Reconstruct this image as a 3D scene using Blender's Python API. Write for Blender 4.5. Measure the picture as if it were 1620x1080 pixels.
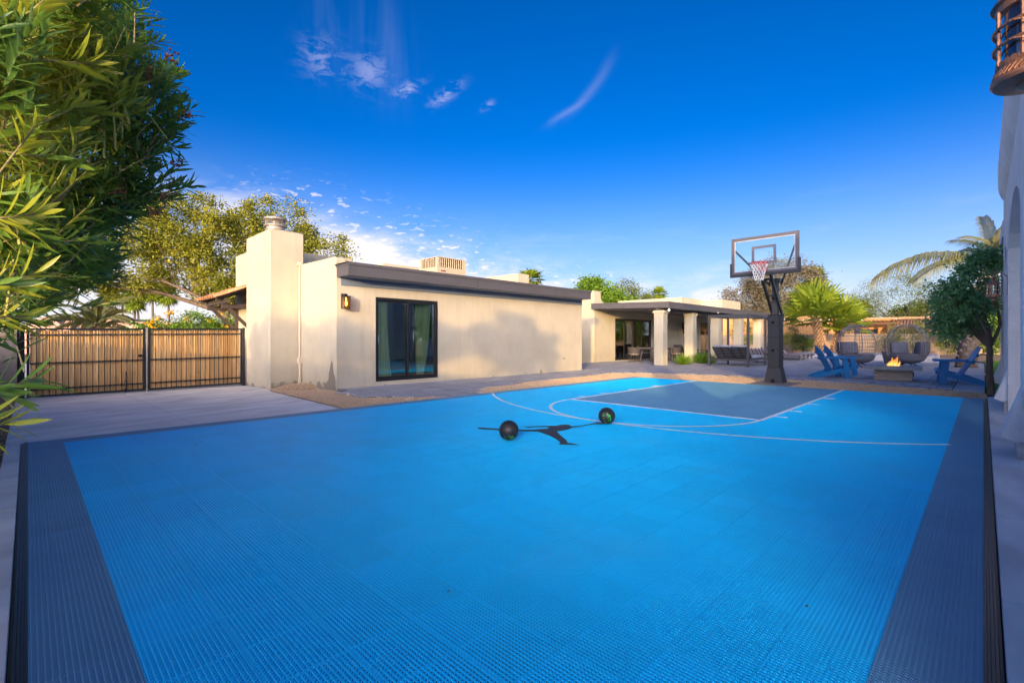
import bpy, bmesh, math, random
import numpy as np
from mathutils import Vector, Matrix
R = math.radians
rnd = random.Random(7)
nr = np.random.default_rng(11)
scene = bpy.context.scene
for o in list(bpy.data.objects): bpy.data.objects.remove(o)
COL = scene.collection

# ------------------------------------------------------------------ camera
cam_d = bpy.data.cameras.new("camera"); cam = bpy.data.objects.new("camera", cam_d); COL.objects.link(cam)
cam.location = (0, 0, 1.25); cam.rotation_euler = (R(90), 0, R(44.62 - 90))
cam_d.lens = 16.8; cam_d.sensor_width = 36; cam_d.shift_y = -4/1620; cam_d.clip_start = 0.05; cam_d.clip_end = 3000
scene.camera = cam

# ------------------------------------------------------------------ sun + sky
SUN_EL = 6.0; SUN_AZ = 32.0            # light travels towards +X, turned 32 degrees to +Y
sd = bpy.data.lights.new("sun", 'SUN'); sun = bpy.data.objects.new("sun", sd); COL.objects.link(sun)
sd.energy = 2.35; sd.angle = R(1.1); sd.color = (1.0, 0.64, 0.24)
ldir = Vector((math.cos(R(SUN_EL))*math.cos(R(SUN_AZ)), math.cos(R(SUN_EL))*math.sin(R(SUN_AZ)), -math.sin(R(SUN_EL))))
sun.rotation_euler = ldir.to_track_quat('-Z', 'Y').to_euler()
sun.location = (-20, -12, 12)
world = bpy.data.worlds.new("World"); scene.world = world; world.use_nodes = True
SKY_STRENGTH = 0.126; HAZE = 0.88
def build_world():
    nt = world.node_tree; N = nt.nodes; L = nt.links; N.clear()
    out = N.new('ShaderNodeOutputWorld'); bg = N.new('ShaderNodeBackground'); L.new(bg.outputs[0], out.inputs[0])
    bg.inputs[1].default_value = SKY_STRENGTH
    sky = N.new('ShaderNodeTexSky'); sky.sky_type = 'NISHITA'; sky.sun_disc = False
    sky.sun_elevation = R(SUN_EL)
    # sun stands at world azimuth 180+32 from +X ; sun_rotation counts clockwise from +Y
    sky.sun_rotation = R(90 - (180 + SUN_AZ)) % (2*math.pi)
    sky.altitude = 300; sky.air_density = 0.7; sky.dust_density = 2.0; sky.ozone_density = 4.0
    hsv = N.new('ShaderNodeHueSaturation'); hsv.inputs['Saturation'].default_value = 1.22; hsv.inputs['Value'].default_value = 1.0
    gm = N.new('ShaderNodeGamma'); gm.inputs['Gamma'].default_value = 1.25; L.new(sky.outputs[0], gm.inputs['Color']); pass
    # the same sun through desert haze: forward scattering that brightens the sky round the sun
    sk2 = N.new('ShaderNodeTexSky'); sk2.sky_type = 'NISHITA'; sk2.sun_disc = False; sk2.sun_elevation = sky.sun_elevation; sk2.sun_rotation = sky.sun_rotation
    sk2.altitude = 300; sk2.air_density = 0.0; sk2.dust_density = 10.0; sk2.ozone_density = 0.0
    gm2 = N.new('ShaderNodeGamma'); gm2.inputs['Gamma'].default_value = 1.25; L.new(sk2.outputs[0], gm2.inputs['Color'])
    hz = N.new('ShaderNodeVectorMath'); hz.operation = 'MULTIPLY_ADD'; hz.inputs[1].default_value = (HAZE, HAZE, HAZE)
    L.new(gm2.outputs[0], hz.inputs[0]); L.new(gm.outputs[0], hz.inputs[2]); L.new(hz.outputs[0], hsv.inputs['Color'])
    tc = N.new('ShaderNodeTexCoord')
    def math_(op, a, b=None, c=None, clamp=False):
        n = N.new('ShaderNodeMath'); n.operation = op; n.use_clamp = clamp
        for i, v in enumerate((a, b, c)):
            if v is None: continue
            if isinstance(v, (int, float)): n.inputs[i].default_value = v
            else: L.new(v, n.inputs[i])
        return n.outputs[0]
    sep = N.new('ShaderNodeSeparateXYZ'); L.new(tc.outputs['Generated'], sep.inputs[0])
    az = math_('ARCTAN2', sep.outputs[1], sep.outputs[0])          # radians from +X
    el = math_('ARCSINE', sep.outputs[2])
    comb = N.new('ShaderNodeCombineXYZ'); L.new(az, comb.inputs[0]); L.new(el, comb.inputs[1])
    def noise(vec, scale, detail, rough, dist=0, sx=1, sy=1, rot=0):
        mp = N.new('ShaderNodeMapping'); mp.inputs['Scale'].default_value = (sx, sy, 1); mp.inputs['Rotation'].default_value = (0, 0, rot)
        L.new(vec, mp.inputs[0])
        n = N.new('ShaderNodeTexNoise'); n.inputs['Scale'].default_value = scale; n.inputs['Detail'].default_value = detail
        n.inputs['Roughness'].default_value = rough; n.inputs['Distortion'].default_value = dist
        L.new(mp.outputs[0], n.inputs['Vector']); return n.outputs['Fac']
    def smooth(v, a, b):
        m = N.new('ShaderNodeMapRange'); m.interpolation_type = 'SMOOTHSTEP'
        m.inputs['From Min'].default_value = a; m.inputs['From Max'].default_value = b
        L.new(v, m.inputs['Value']); return m.outputs[0]
    def blob(a0, e0, sa, se, rot=0.0):       # gaussian patch of cloud at azimuth a0, elevation e0 (degrees)
        da = math_('SUBTRACT', az, R(a0)); de = math_('SUBTRACT', el, R(e0))
        c, s = math.cos(R(rot)), math.sin(R(rot))
        u = math_('ADD', math_('MULTIPLY', da, c), math_('MULTIPLY', de, s))
        v = math_('SUBTRACT', math_('MULTIPLY', de, c), math_('MULTIPLY', da, s))
        u = math_('DIVIDE', u, R(sa)); v = math_('DIVIDE', v, R(se))
        d = math_('ADD', math_('MULTIPLY', u, u), math_('MULTIPLY', v, v))
        return math_('EXPONENT', math_('MULTIPLY', d, -1.0))
    puff = smooth(noise(comb.outputs[0], 26, 6, 0.62, 0.6, 1, 2.0), 0.44, 0.62)
    small = smooth(noise(comb.outputs[0], 46, 4, 0.55, 0.3, 1, 2.6), 0.56, 0.68)
    streak = smooth(noise(comb.outputs[0], 24, 4, 0.5, 0.35, 1.0, 0.09, 0.03), 0.38, 0.85)
    soft = smooth(noise(comb.outputs[0], 9, 5, 0.6, 0.5, 1, 3.0), 0.36, 0.66)
    terms = []
    def add(pat, amp, *b): terms.append(math_('MULTIPLY', math_('MULTIPLY', pat, blob(*b)), amp))
    for c in CLOUDS_PUFF: add(puff, *c)
    for c in CLOUDS_STREAK: add(streak, *c)
    for c in CLOUDS_SMALL: add(small, *c)
    for c in CLOUDS_SOFT: add(soft, *c)
    for c in CLOUDS_BODY: terms.append(math_('MULTIPLY', blob(*c[1:]), c[0]))
    tot = terms[0]
    for t in terms[1:]: tot = math_('ADD', tot, t)
    tot = math_('MINIMUM', tot, 0.96)
    # low bank of thin cloud all round the horizon
    band = smooth(el, R(17), R(0))
    allround = math_('MULTIPLY', math_('MULTIPLY', smooth(noise(comb.outputs[0], 4.5, 6, 0.6, 0.4, 1, 5.0), 0.5, 0.75), band), 0.45)
    # pale veil near the horizon, the same all the way round
    veil = N.new('ShaderNodeMix'); veil.data_type = 'RGBA'; veil.inputs['B'].default_value = (3.3, 3.75, 4.2, 1)
    vf = math_('MULTIPLY', math_('POWER', smooth(el, R(24), R(-2)), 1.5), 0.85)
    L.new(vf, veil.inputs['Factor']); L.new(hsv.outputs[0], veil.inputs['A'])
    fac = math_('MAXIMUM', tot, allround)
    mix = N.new('ShaderNodeMix'); mix.data_type = 'RGBA'
    L.new(fac, mix.inputs['Factor']); L.new(veil.outputs['Result'], mix.inputs['A'])
    ccol = N.new('ShaderNodeMix'); ccol.data_type = 'RGBA'
    ccol.inputs['A'].default_value = (*CLOUD_LOW, 1); ccol.inputs['B'].default_value = (*CLOUD_HIGH, 1)
    L.new(smooth(el, R(12), R(30)), ccol.inputs['Factor'])
    L.new(ccol.outputs['Result'], mix.inputs['B'])
    L.new(mix.outputs['Result'], bg.inputs[0])
CLOUD_LOW = (4.5, 4.2, 4.3); CLOUD_HIGH = (1.9, 2.1, 3.6)
# (amplitude, azimuth, elevation, spread along, spread across, rotation)
CLOUDS_PUFF = [(0.42, 66.3, 28.6, 2.0, 1.5, 0), (0.48, 61.2, 28.2, 2.0, 1.5, 0), (0.72, 57.0, 27.0, 1.5, 0.55, 155), (0.85, 52.4, 26.9, 1.7, 0.5, 150), (0.6, 47.6, 25.9, 0.7, 0.3, 150)]
CLOUDS_STREAK = [(0.20, 65.4, 32.0, 1.6, 3.8, 2), (0.24, 60.0, 31.0, 2.8, 4.2, -8), (0.16, 37.5, 25.6, 2.6, 0.45, 150)]
CLOUDS_SMALL = [(0.5, 59.5, 12.6, 7.0, 1.8, 0), (1.0, 52.5, 9.5, 6.5, 2.2, 0), (0.7, 68.0, 15.0, 6.0, 1.6, 0), (0.8, 38.0, 6.5, 8, 1.8, 0)]
CLOUDS_SOFT = [(1.2, 60.0, 8.5, 9.0, 2.6, 0), (0.9, 76.0, 11.5, 9.0, 3.0, 0), (0.9, 46.0, 6.5, 9.0, 2.2, 0), (0.6, 22, 5, 12, 2, 0)]
CLOUDS_BODY = [(0.20, 37.9, 25.3, 1.9, 0.28, 155), (0.15, 35.4, 27.0, 2.4, 0.42, 138), (0.07, 33.6, 29.0, 1.6, 0.5, 128), (1.1, 63.0, 8.6, 5.5, 2.6, 16), (0.9, 56.0, 6.8, 5.5, 1.9, 10), (0.6, 52.0, 5.5, 7.0, 2.0, 8), (0.85, 80.0, 4.0, 14.0, 5.5, 0), (0.25, 20, 2, 30, 4, 0)]
build_world()
scene.view_settings.view_transform = 'Standard'; scene.view_settings.look = 'None'
scene.view_settings.gamma = 1; scene.view_settings.exposure = 1.0; scene.view_settings.use_curve_mapping = False
scene.render.engine = 'CYCLES'
scene.cycles.denoising_input_passes = 'RGB_ALBEDO_NORMAL'; scene.cycles.denoising_prefilter = 'ACCURATE'

# ------------------------------------------------------------------ materials
MATS = {}
def mat(name, color, rough=0.6, var=0.0, vscale=4.0, bump=0.0, bscale=60.0, metal=0.0, spec=0.5, color2=None,
        stretch=(1, 1, 1), detail=6, obj_var=0.0, translucent=0.0, emit=None, emit_s=0.0, bdist=0.02, coords='Object', hue_var=0.0):
    if name in MATS: return MATS[name]
    m = bpy.data.materials.new(name); m.use_nodes = True; nt = m.node_tree; N = nt.nodes; L = nt.links
    p = N['Principled BSDF']; p.inputs['Roughness'].default_value = rough; p.inputs['Metallic'].default_value = metal
    p.inputs['Specular IOR Level'].default_value = spec
    p.inputs['Base Color'].default_value = (*color, 1)
    src = None
    tc = N.new('ShaderNodeTexCoord'); mp = N.new('ShaderNodeMapping'); mp.inputs['Scale'].default_value = stretch
    L.new(tc.outputs[coords], mp.inputs[0])
    if var or color2:
        n = N.new('ShaderNodeTexNoise'); n.inputs['Scale'].default_value = vscale; n.inputs['Detail'].default_value = detail
        n.inputs['Roughness'].default_value = 0.62
        L.new(mp.outputs[0], n.inputs['Vector'])
        rp = N.new('ShaderNodeMapRange'); rp.inputs['From Min'].default_value = 0.3; rp.inputs['From Max'].default_value = 0.7
        L.new(n.outputs['Fac'], rp.inputs['Value'])
        mx = N.new('ShaderNodeMix'); mx.data_type = 'RGBA'
        c2 = color2 if color2 else tuple(min(1, c*(1+var)) for c in color)
        c1 = color if color2 else tuple(c*(1-var) for c in color)
        mx.inputs['A'].default_value = (*c1, 1); mx.inputs['B'].default_value = (*c2, 1)
        L.new(rp.outputs[0], mx.inputs['Factor']); src = mx.outputs['Result']
    if obj_var or hue_var:
        oi = N.new('ShaderNodeObjectInfo'); hs = N.new('ShaderNodeHueSaturation')
        if src: L.new(src, hs.inputs['Color'])
        else: hs.inputs['Color'].default_value = (*color, 1)
        mr = N.new('ShaderNodeMapRange'); mr.inputs['To Min'].default_value = 1-obj_var; mr.inputs['To Max'].default_value = 1+obj_var
        L.new(oi.outputs['Random'], mr.inputs['Value']); L.new(mr.outputs[0], hs.inputs['Value'])
        if hue_var:
            m2 = N.new('ShaderNodeMath'); m2.operation = 'MULTIPLY'; m2.inputs[1].default_value = 7.31; L.new(oi.outputs['Random'], m2.inputs[0])
            m3 = N.new('ShaderNodeMath'); m3.operation = 'FRACT'; L.new(m2.outputs[0], m3.inputs[0])
            mh = N.new('ShaderNodeMapRange'); mh.inputs['To Min'].default_value = 0.5-hue_var; mh.inputs['To Max'].default_value = 0.5+hue_var
            L.new(m3.outputs[0], mh.inputs['Value']); L.new(mh.outputs[0], hs.inputs['Hue'])
        src = hs.outputs['Color']
    if src: L.new(src, p.inputs['Base Color'])
    if bump:
        bn = N.new('ShaderNodeTexNoise'); bn.inputs['Scale'].default_value = bscale; bn.inputs['Detail'].default_value = 4
        L.new(mp.outputs[0], bn.inputs['Vector'])
        b = N.new('ShaderNodeBump'); b.inputs['Strength'].default_value = bump; b.inputs['Distance'].default_value = bdist
        L.new(bn.outputs['Fac'], b.inputs['Height']); L.new(b.outputs[0], p.inputs['Normal'])
    if emit:
        p.inputs['Emission Color'].default_value = (*emit, 1); p.inputs['Emission Strength'].default_value = emit_s
    if translucent:
        out = N['Material Output']; tr = N.new('ShaderNodeBsdfTranslucent'); ms = N.new('ShaderNodeMixShader')
        ms.inputs[0].default_value = translucent
        if src:
            g = N.new('ShaderNodeGamma'); g.inputs['Gamma'].default_value = 0.8; L.new(src, g.inputs['Color']); L.new(g.outputs[0], tr.inputs['Color'])
        else: tr.inputs['Color'].default_value = (*[c**0.8 for c in color], 1)
        L.new(p.outputs[0], ms.inputs[1]); L.new(tr.outputs[0], ms.inputs[2]); L.new(ms.outputs[0], out.inputs[0])
    MATS[name] = m; return m

def mat_glass(name, tint, refl=1.0, ior=1.5):
    m = bpy.data.materials.new(name); m.use_nodes = True; nt = m.node_tree; N = nt.nodes; L = nt.links; N.remove(N['Principled BSDF'])
    out = N['Material Output']; t = N.new('ShaderNodeBsdfTransparent'); t.inputs[0].default_value = (*tint, 1)
    g = N.new('ShaderNodeBsdfGlossy'); g.inputs['Roughness'].default_value = 0.02; g.inputs[0].default_value = (1, 1, 1, 1)
    f = N.new('ShaderNodeFresnel'); f.inputs[0].default_value = ior
    mu = N.new('ShaderNodeMath'); mu.operation = 'MULTIPLY'; mu.use_clamp = True; mu.inputs[1].default_value = refl; L.new(f.outputs[0], mu.inputs[0])
    ms = N.new('ShaderNodeMixShader'); L.new(mu.outputs[0], ms.inputs[0]); L.new(t.outputs[0], ms.inputs[1]); L.new(g.outputs[0], ms.inputs[2])
    L.new(ms.outputs[0], out.inputs[0]); MATS[name] = m; return m

def mat_emit(name, color, s):
    m = bpy.data.materials.new(name); m.use_nodes = True; nt = m.node_tree; N = nt.nodes; L = nt.links; N.remove(N['Principled BSDF'])
    e = N.new('ShaderNodeEmission'); e.inputs[0].default_value = (*color, 1); e.inputs[1].default_value = s
    L.new(e.outputs[0], N['Material Output'].inputs[0]); MATS[name] = m; return m

def mat_stucco(name, color, dirt=0.0, zlo=0.0, bump=0.35):
    """Troweled stucco, blotchy, with splash dirt low on the wall."""
    m = mat(name, color, rough=0.9, var=0.09, vscale=1.1, bump=bump, bscale=38, spec=0.2, bdist=0.012, coords='Object')
    nt = m.node_tree; N = nt.nodes; L = nt.links; p = N['Principled BSDF']
    base = p.inputs['Base Color'].links[0].from_socket
    geo = N.new('ShaderNodeNewGeometry'); sep = N.new('ShaderNodeSeparateXYZ'); L.new(geo.outputs['Position'], sep.inputs[0])
    # fine vertical weathering streaks
    mp = N.new('ShaderNodeMapping'); mp.inputs['Scale'].default_value = (3.0, 3.0, 0.35); L.new(geo.outputs['Position'], mp.inputs[0])
    n = N.new('ShaderNodeTexNoise'); n.inputs['Scale'].default_value = 2.2; n.inputs['Detail'].default_value = 8; n.inputs['Roughness'].default_value = 0.65; L.new(mp.outputs[0], n.inputs['Vector'])
    r1 = N.new('ShaderNodeMapRange'); r1.inputs['From Min'].default_value = 0.5; r1.inputs['From Max'].default_value = 0.78; r1.inputs['To Max'].default_value = 0.30; L.new(n.outputs['Fac'], r1.inputs['Value'])
    mx = N.new('ShaderNodeMix'); mx.data_type = 'RGBA'; mx.inputs['B'].default_value = (color[0]*0.62, color[1]*0.62, color[2]*0.62, 1)
    L.new(base, mx.inputs['A']); L.new(r1.outputs[0], mx.inputs['Factor']); cur = mx.outputs['Result']
    if dirt:
        n2 = N.new('ShaderNodeTexNoise'); n2.inputs['Scale'].default_value = 2.6; n2.inputs['Detail'].default_value = 7; L.new(geo.outputs['Position'], n2.inputs['Vector'])
        a = N.new('ShaderNodeMath'); a.operation = 'MULTIPLY_ADD'; a.inputs[1].default_value = 1.0; a.inputs[2].default_value = -0.47; L.new(n2.outputs['Fac'], a.inputs[0])
        b = N.new('ShaderNodeMath'); b.operation = 'SUBTRACT'; L.new(a.outputs[0], b.inputs[0])
        # rising damp and soil stain where the flank wall meets the gravel
        e1 = N.new('ShaderNodeMath'); e1.operation = 'SUBTRACT'; e1.inputs[1].default_value = 11.86; L.new(sep.outputs[1], e1.inputs[0])
        e2 = N.new('ShaderNodeMath'); e2.operation = 'DIVIDE'; e2.inputs[1].default_value = 0.17; L.new(e1.outputs[0], e2.inputs[0])
        e3 = N.new('ShaderNodeMath'); e3.operation = 'MULTIPLY'; L.new(e2.outputs[0], e3.inputs[0]); L.new(e2.outputs[0], e3.inputs[1])
        e4 = N.new('ShaderNodeMath'); e4.operation = 'MULTIPLY'; e4.inputs[1].default_value = -1; L.new(e3.outputs[0], e4.inputs[0])
        e5 = N.new('ShaderNodeMath'); e5.operation = 'EXPONENT'; L.new(e4.outputs[0], e5.inputs[0])
        e6 = N.new('ShaderNodeMath'); e6.operation = 'MULTIPLY_ADD'; e6.inputs[1].default_value = 0.72; e6.inputs[2].default_value = 0.13; L.new(e5.outputs[0], e6.inputs[0])
        xl = N.new('ShaderNodeMath'); xl.operation = 'LESS_THAN'; xl.inputs[1].default_value = 5.458; L.new(sep.outputs[0], xl.inputs[0])
        e7 = N.new('ShaderNodeMath'); e7.operation = 'MULTIPLY'; L.new(e6.outputs[0], e7.inputs[0]); L.new(xl.outputs[0], e7.inputs[1])
        xg = N.new('ShaderNodeMath'); xg.operation = 'GREATER_THAN'; xg.inputs[1].default_value = 4.66; L.new(sep.outputs[0], xg.inputs[0])
        e8 = N.new('ShaderNodeMath'); e8.operation = 'MULTIPLY'; L.new(e7.outputs[0], e8.inputs[0]); L.new(xg.outputs[0], e8.inputs[1])
        a2 = N.new('ShaderNodeMath'); a2.operation = 'ADD'; L.new(a.outputs[0], a2.inputs[0]); L.new(e8.outputs[0], a2.inputs[1]); a = a2
        L.new(a.outputs[0], b.inputs[0])
        z = N.new('ShaderNodeMath'); z.operation = 'SUBTRACT'; z.inputs[1].default_value = zlo; L.new(sep.outputs[2], z.inputs[0]); L.new(z.outputs[0], b.inputs[1])
        r2 = N.new('ShaderNodeMapRange'); r2.inputs['From Min'].default_value = 0.0; r2.inputs['From Max'].default_value = 0.09; r2.inputs['To Max'].default_value = dirt; L.new(b.outputs[0], r2.inputs['Value'])
        mx2 = N.new('ShaderNodeMix'); mx2.data_type = 'RGBA'; mx2.inputs['B'].default_value = (0.16, 0.14, 0.12, 1)
        L.new(cur, mx2.inputs['A']); L.new(r2.outputs[0], mx2.inputs['Factor']); cur = mx2.outputs['Result']
    L.new(cur, p.inputs['Base Color']); return m

def mat_wood(name, color, dark, scale=1.0, obj_var=0.25, rough=0.65, axis='Z'):
    m = bpy.data.materials.new(name); m.use_nodes = True; nt = m.node_tree; N = nt.nodes; L = nt.links; p = N['Principled BSDF']
    p.inputs['Roughness'].default_value = rough; p.inputs['Specular IOR Level'].default_value = 0.3
    tc = N.new('ShaderNodeTexCoord'); oi = N.new('ShaderNodeObjectInfo'); mp = N.new('ShaderNodeMapping')
    st = {'Z': (14, 14, 0.9), 'X': (0.9, 14, 14), 'Y': (14, 0.9, 14)}[axis]
    mp.inputs['Scale'].default_value = tuple(s*scale for s in st); L.new(tc.outputs['Object'], mp.inputs[0])
    va = N.new('ShaderNodeVectorMath'); va.operation = 'MULTIPLY_ADD'
    L.new(oi.outputs['Random'], va.inputs[0]); va.inputs[1].default_value = (37, 21, 53); L.new(mp.outputs[0], va.inputs[2])
    n = N.new('ShaderNodeTexNoise'); n.inputs['Scale'].default_value = 1.6; n.inputs['Detail'].default_value = 7; n.inputs['Distortion'].default_value = 1.2; L.new(va.outputs[0], n.inputs['Vector'])
    rp = N.new('ShaderNodeMapRange'); rp.inputs['From Min'].default_value = 0.35; rp.inputs['From Max'].default_value = 0.72; L.new(n.outputs['Fac'], rp.inputs['Value'])
    mx = N.new('ShaderNodeMix'); mx.data_type = 'RGBA'; mx.inputs['A'].default_value = (*color, 1); mx.inputs['B'].default_value = (*dark, 1); L.new(rp.outputs[0], mx.inputs['Factor'])
    # knots
    mp2 = N.new('ShaderNodeMapping'); mp2.inputs['Scale'].default_value = {'Z': (9, 9, 3), 'X': (3, 9, 9), 'Y': (9, 3, 9)}[axis]; L.new(tc.outputs['Object'], mp2.inputs[0])
    va2 = N.new('ShaderNodeVectorMath'); va2.operation = 'MULTIPLY_ADD'; L.new(oi.outputs['Random'], va2.inputs[0]); va2.inputs[1].default_value = (91, 33, 17); L.new(mp2.outputs[0], va2.inputs[2])
    vo = N.new('ShaderNodeTexVoronoi'); vo.inputs['Scale'].default_value = 0.8; L.new(va2.outputs[0], vo.inputs['Vector'])
    r2 = N.new('ShaderNodeMapRange'); r2.inputs['From Min'].default_value = 0.05; r2.inputs['From Max'].default_value = 0.16; r2.inputs['To Min'].default_value = 0.75; r2.inputs['To Max'].default_value = 0; L.new(vo.outputs['Distance'], r2.inputs['Value'])
    mx2 = N.new('ShaderNodeMix'); mx2.data_type = 'RGBA'; L.new(mx.outputs['Result'], mx2.inputs['A']); mx2.inputs['B'].default_value = (dark[0]*0.4, dark[1]*0.4, dark[2]*0.4, 1); L.new(r2.outputs[0], mx2.inputs['Factor'])
    hs = N.new('ShaderNodeHueSaturation'); L.new(mx2.outputs['Result'], hs.inputs['Color'])
    mr = N.new('ShaderNodeMapRange'); mr.inputs['To Min'].default_value = 1-obj_var; mr.inputs['To Max'].default_value = 1+obj_var*0.6; L.new(oi.outputs['Random'], mr.inputs['Value']); L.new(mr.outputs[0], hs.inputs['Value'])
    L.new(hs.outputs['Color'], p.inputs['Base Color'])
    b = N.new('ShaderNodeBump'); b.inputs['Strength'].default_value = 0.3; b.inputs['Distance'].default_value = 0.004; L.new(n.outputs['Fac'], b.inputs['Height']); L.new(b.outputs[0], p.inputs['Normal'])
    MATS[name] = m; return m

# ------------------------------------------------------------------ mesh builder
class MB:
    def __init__(s): s.v = []; s.f = []
    def add(s, vs, fs):
        n = len(s.v); s.v.extend([tuple(v) for v in vs]); s.f.extend([tuple(i+n for i in f) for f in fs]); return s
    def box(s, x0, x1, y0, y1, z0, z1, M=None):
        vs = [Vector((x, y, z)) for z in (z0, z1) for y in (y0, y1) for x in (x0, x1)]
        if M: vs = [M @ v for v in vs]
        return s.add(vs, [(0, 2, 3, 1), (4, 5, 7, 6), (0, 1, 5, 4), (2, 6, 7, 3), (0, 4, 6, 2), (1, 3, 7, 5)])
    def cbox(s, x0, x1, y0, y1, z0, z1, c=0.01, M=None):
        """box whose four vertical edges and the top rim are chamfered"""
        c = min(c, (x1-x0)/3, (y1-y0)/3, (z1-z0)/3)
        def ring(d, z): return [Vector(p) for p in ((x0+d+c, y0+d, z), (x1-d-c, y0+d, z), (x1-d, y0+d+c, z), (x1-d, y1-d-c, z), (x1-d-c, y1-d, z), (x0+d+c, y1-d, z), (x0+d, y1-d-c, z), (x0+d, y0+d+c, z))]
        vs = ring(0, z0) + ring(0, z1-c) + ring(c, z1)
        if M: vs = [M @ v for v in vs]
        fs = [tuple(range(7, -1, -1)), tuple(range(16, 24))]
        for k in (0, 8):
            for i in range(8): fs.append((k+i, k+(i+1) % 8, k+8+(i+1) % 8, k+8+i))
        return s.add(vs, fs)
    def beam(s, p, q, w, h, up=(0, 0, 1)):
        """rectangular bar from p to q, w across, h along up"""
        p, q = Vector(p), Vector(q); d = (q-p).normalized(); u = Vector(up)
        r = d.cross(u)
        if r.length < 1e-4: r = d.cross(Vector((1, 0, 0)))
        r.normalize(); u = r.cross(d).normalized()
        vs = []
        for e in (p, q):
            for a, b in ((-1, -1), (1, -1), (1, 1), (-1, 1)): vs.append(e + r*(a*w/2) + u*(b*h/2))
        return s.add(vs, [(3, 2, 1, 0), (4, 5, 6, 7), (0, 1, 5, 4), (1, 2, 6, 5), (2, 3, 7, 6), (3, 0, 4, 7)])
    def tube(s, pts, rad, n=6, caps=True, closed=False):
        pts = [Vector(p) for p in pts]; m = len(pts)
        rr = rad if isinstance(rad, (list, tuple)) else [rad]*m
        base = len(s.v); prev = None
        for i, p in enumerate(pts):
            a = pts[(i-1) % m] if (closed or i) else p; b = pts[(i+1) % m] if (closed or i < m-1) else p
            d = (b-a).normalized() if (b-a).length > 1e-9 else Vector((0, 0, 1))
            if prev is None:
                r = d.cross(Vector((0, 0, 1)));
                if r.length < 1e-3: r = d.cross(Vector((1, 0, 0)))
            else: r = prev - d*prev.dot(d)
            if r.length < 1e-6: r = d.orthogonal()
            r.normalize(); prev = r; u = d.cross(r)
            for k in range(n):
                t = 2*math.pi*k/n; q = p + (r*math.cos(t)+u*math.sin(t))*rr[i]; s.v.append((q.x, q.y, q.z))
        lim = m if closed else m-1
        for i in range(lim):
            a = base+i*n; b = base+((i+1) % m)*n
            for k in range(n): s.f.append((a+k, a+(k+1) % n, b+(k+1) % n, b+k))
        if caps and not closed:
            s.f.append(tuple(base+k for k in range(n-1, -1, -1))); s.f.append(tuple(base+(m-1)*n+k for k in range(n)))
        return s
    def lathe(s, prof, c=(0, 0, 0), n=24, M=None, caps=True):
        """prof = [(radius, z)...]"""
        base = len(s.v)
        for r, z in prof:
            for k in range(n):
                t = 2*math.pi*k/n; v = Vector((r*math.cos(t), r*math.sin(t), z))
                if M: v = M @ v
                s.v.append((v.x+c[0], v.y+c[1], v.z+c[2]))
        for i in range(len(prof)-1):
            for k in range(n): s.f.append((base+i*n+k, base+i*n+(k+1) % n, base+(i+1)*n+(k+1) % n, base+(i+1)*n+k))
        if caps:
            s.f.append(tuple(base+k for k in range(n-1, -1, -1))); s.f.append(tuple(base+(len(prof)-1)*n+k for k in range(n)))
        return s
    def prism(s, poly, lo, hi, axis='Z'):
        """polygon (2d) extruded along an axis"""
        def P(a, b, t): return {'Z': (a, b, t), 'Y': (a, t, b), 'X': (t, a, b)}[axis]
        n = len(poly); vs = [P(a, b, lo) for a, b in poly] + [P(a, b, hi) for a, b in poly]
        fs = [tuple(range(n-1, -1, -1)), tuple(range(n, 2*n))] + [(i, (i+1) % n, n+(i+1) % n, n+i) for i in range(n)]
        return s.add(vs, fs)
    def mesh(s, name, m=None, smooth=False, fix=True):
        me = bpy.data.meshes.new(name); me.from_pydata(s.v, [], s.f)
        if fix:
            bm = bmesh.new(); bm.from_mesh(me); bmesh.ops.recalc_face_normals(bm, faces=bm.faces); bm.to_mesh(me); bm.free()
        if smooth is not False:
            for p in me.polygons: p.use_smooth = True
            if smooth is not True: me.set_sharp_from_angle(angle=R(smooth))
        if m: me.materials.append(m)
        me.update(); return me

def link(name, me, parent=None, loc=None):
    o = bpy.data.objects.new(name, me); COL.objects.link(o)
    if parent:
        o.parent = parent
        if loc is None:
            l = Vector((0, 0, 0)); q = parent
            while q: l += q.location; q = q.parent
            o.location = -l          # mesh is written in world coordinates
        else: o.location = loc
    elif loc is not None: o.location = loc
    return o
def part(name, mb, m, parent, smooth=False, local=False, stuff=False, label=None, fix=True):
    o = link(name, mb.mesh(name, m, smooth, fix), parent, (0, 0, 0) if local else None)
    if stuff: o['kind'] = 'stuff'
    if label: o['label'] = label
    return o
def thing(name, label, cat, loc=(0, 0, 0), rz=0, group=None):
    o = bpy.data.objects.new(name, None); COL.objects.link(o); o.empty_display_size = 0.1
    o.location = loc; o.rotation_euler = (0, 0, rz); o['label'] = label; o['category'] = cat
    if group: o['group'] = group
    return o
def tag(o, label, cat, group=None):
    o['label'] = label; o['category'] = cat
    if group: o['group'] = group
    return o
def struct(name, mb=None, m=None, smooth=False, label=None):
    if mb is None:
        o = bpy.data.objects.new(name, None); COL.objects.link(o)
    else: o = link(name, mb.mesh(name, m, smooth))
    o['kind'] = 'structure'
    if label: o['label'] = label
    return o
def kids(o): return [c for c in COL.objects if c.parent == o]
def dup(root, loc, rz, label, scale=None):
    r = root.copy(); COL.objects.link(r); r.location = loc; r.rotation_euler = (0, 0, rz); r['label'] = label
    if scale: r.scale = scale
    for ch in kids(root):
        c = ch.copy(); COL.objects.link(c); c.parent = r
        for g in kids(ch):
            d = g.copy(); COL.objects.link(d); d.parent = c
    return r
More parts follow.
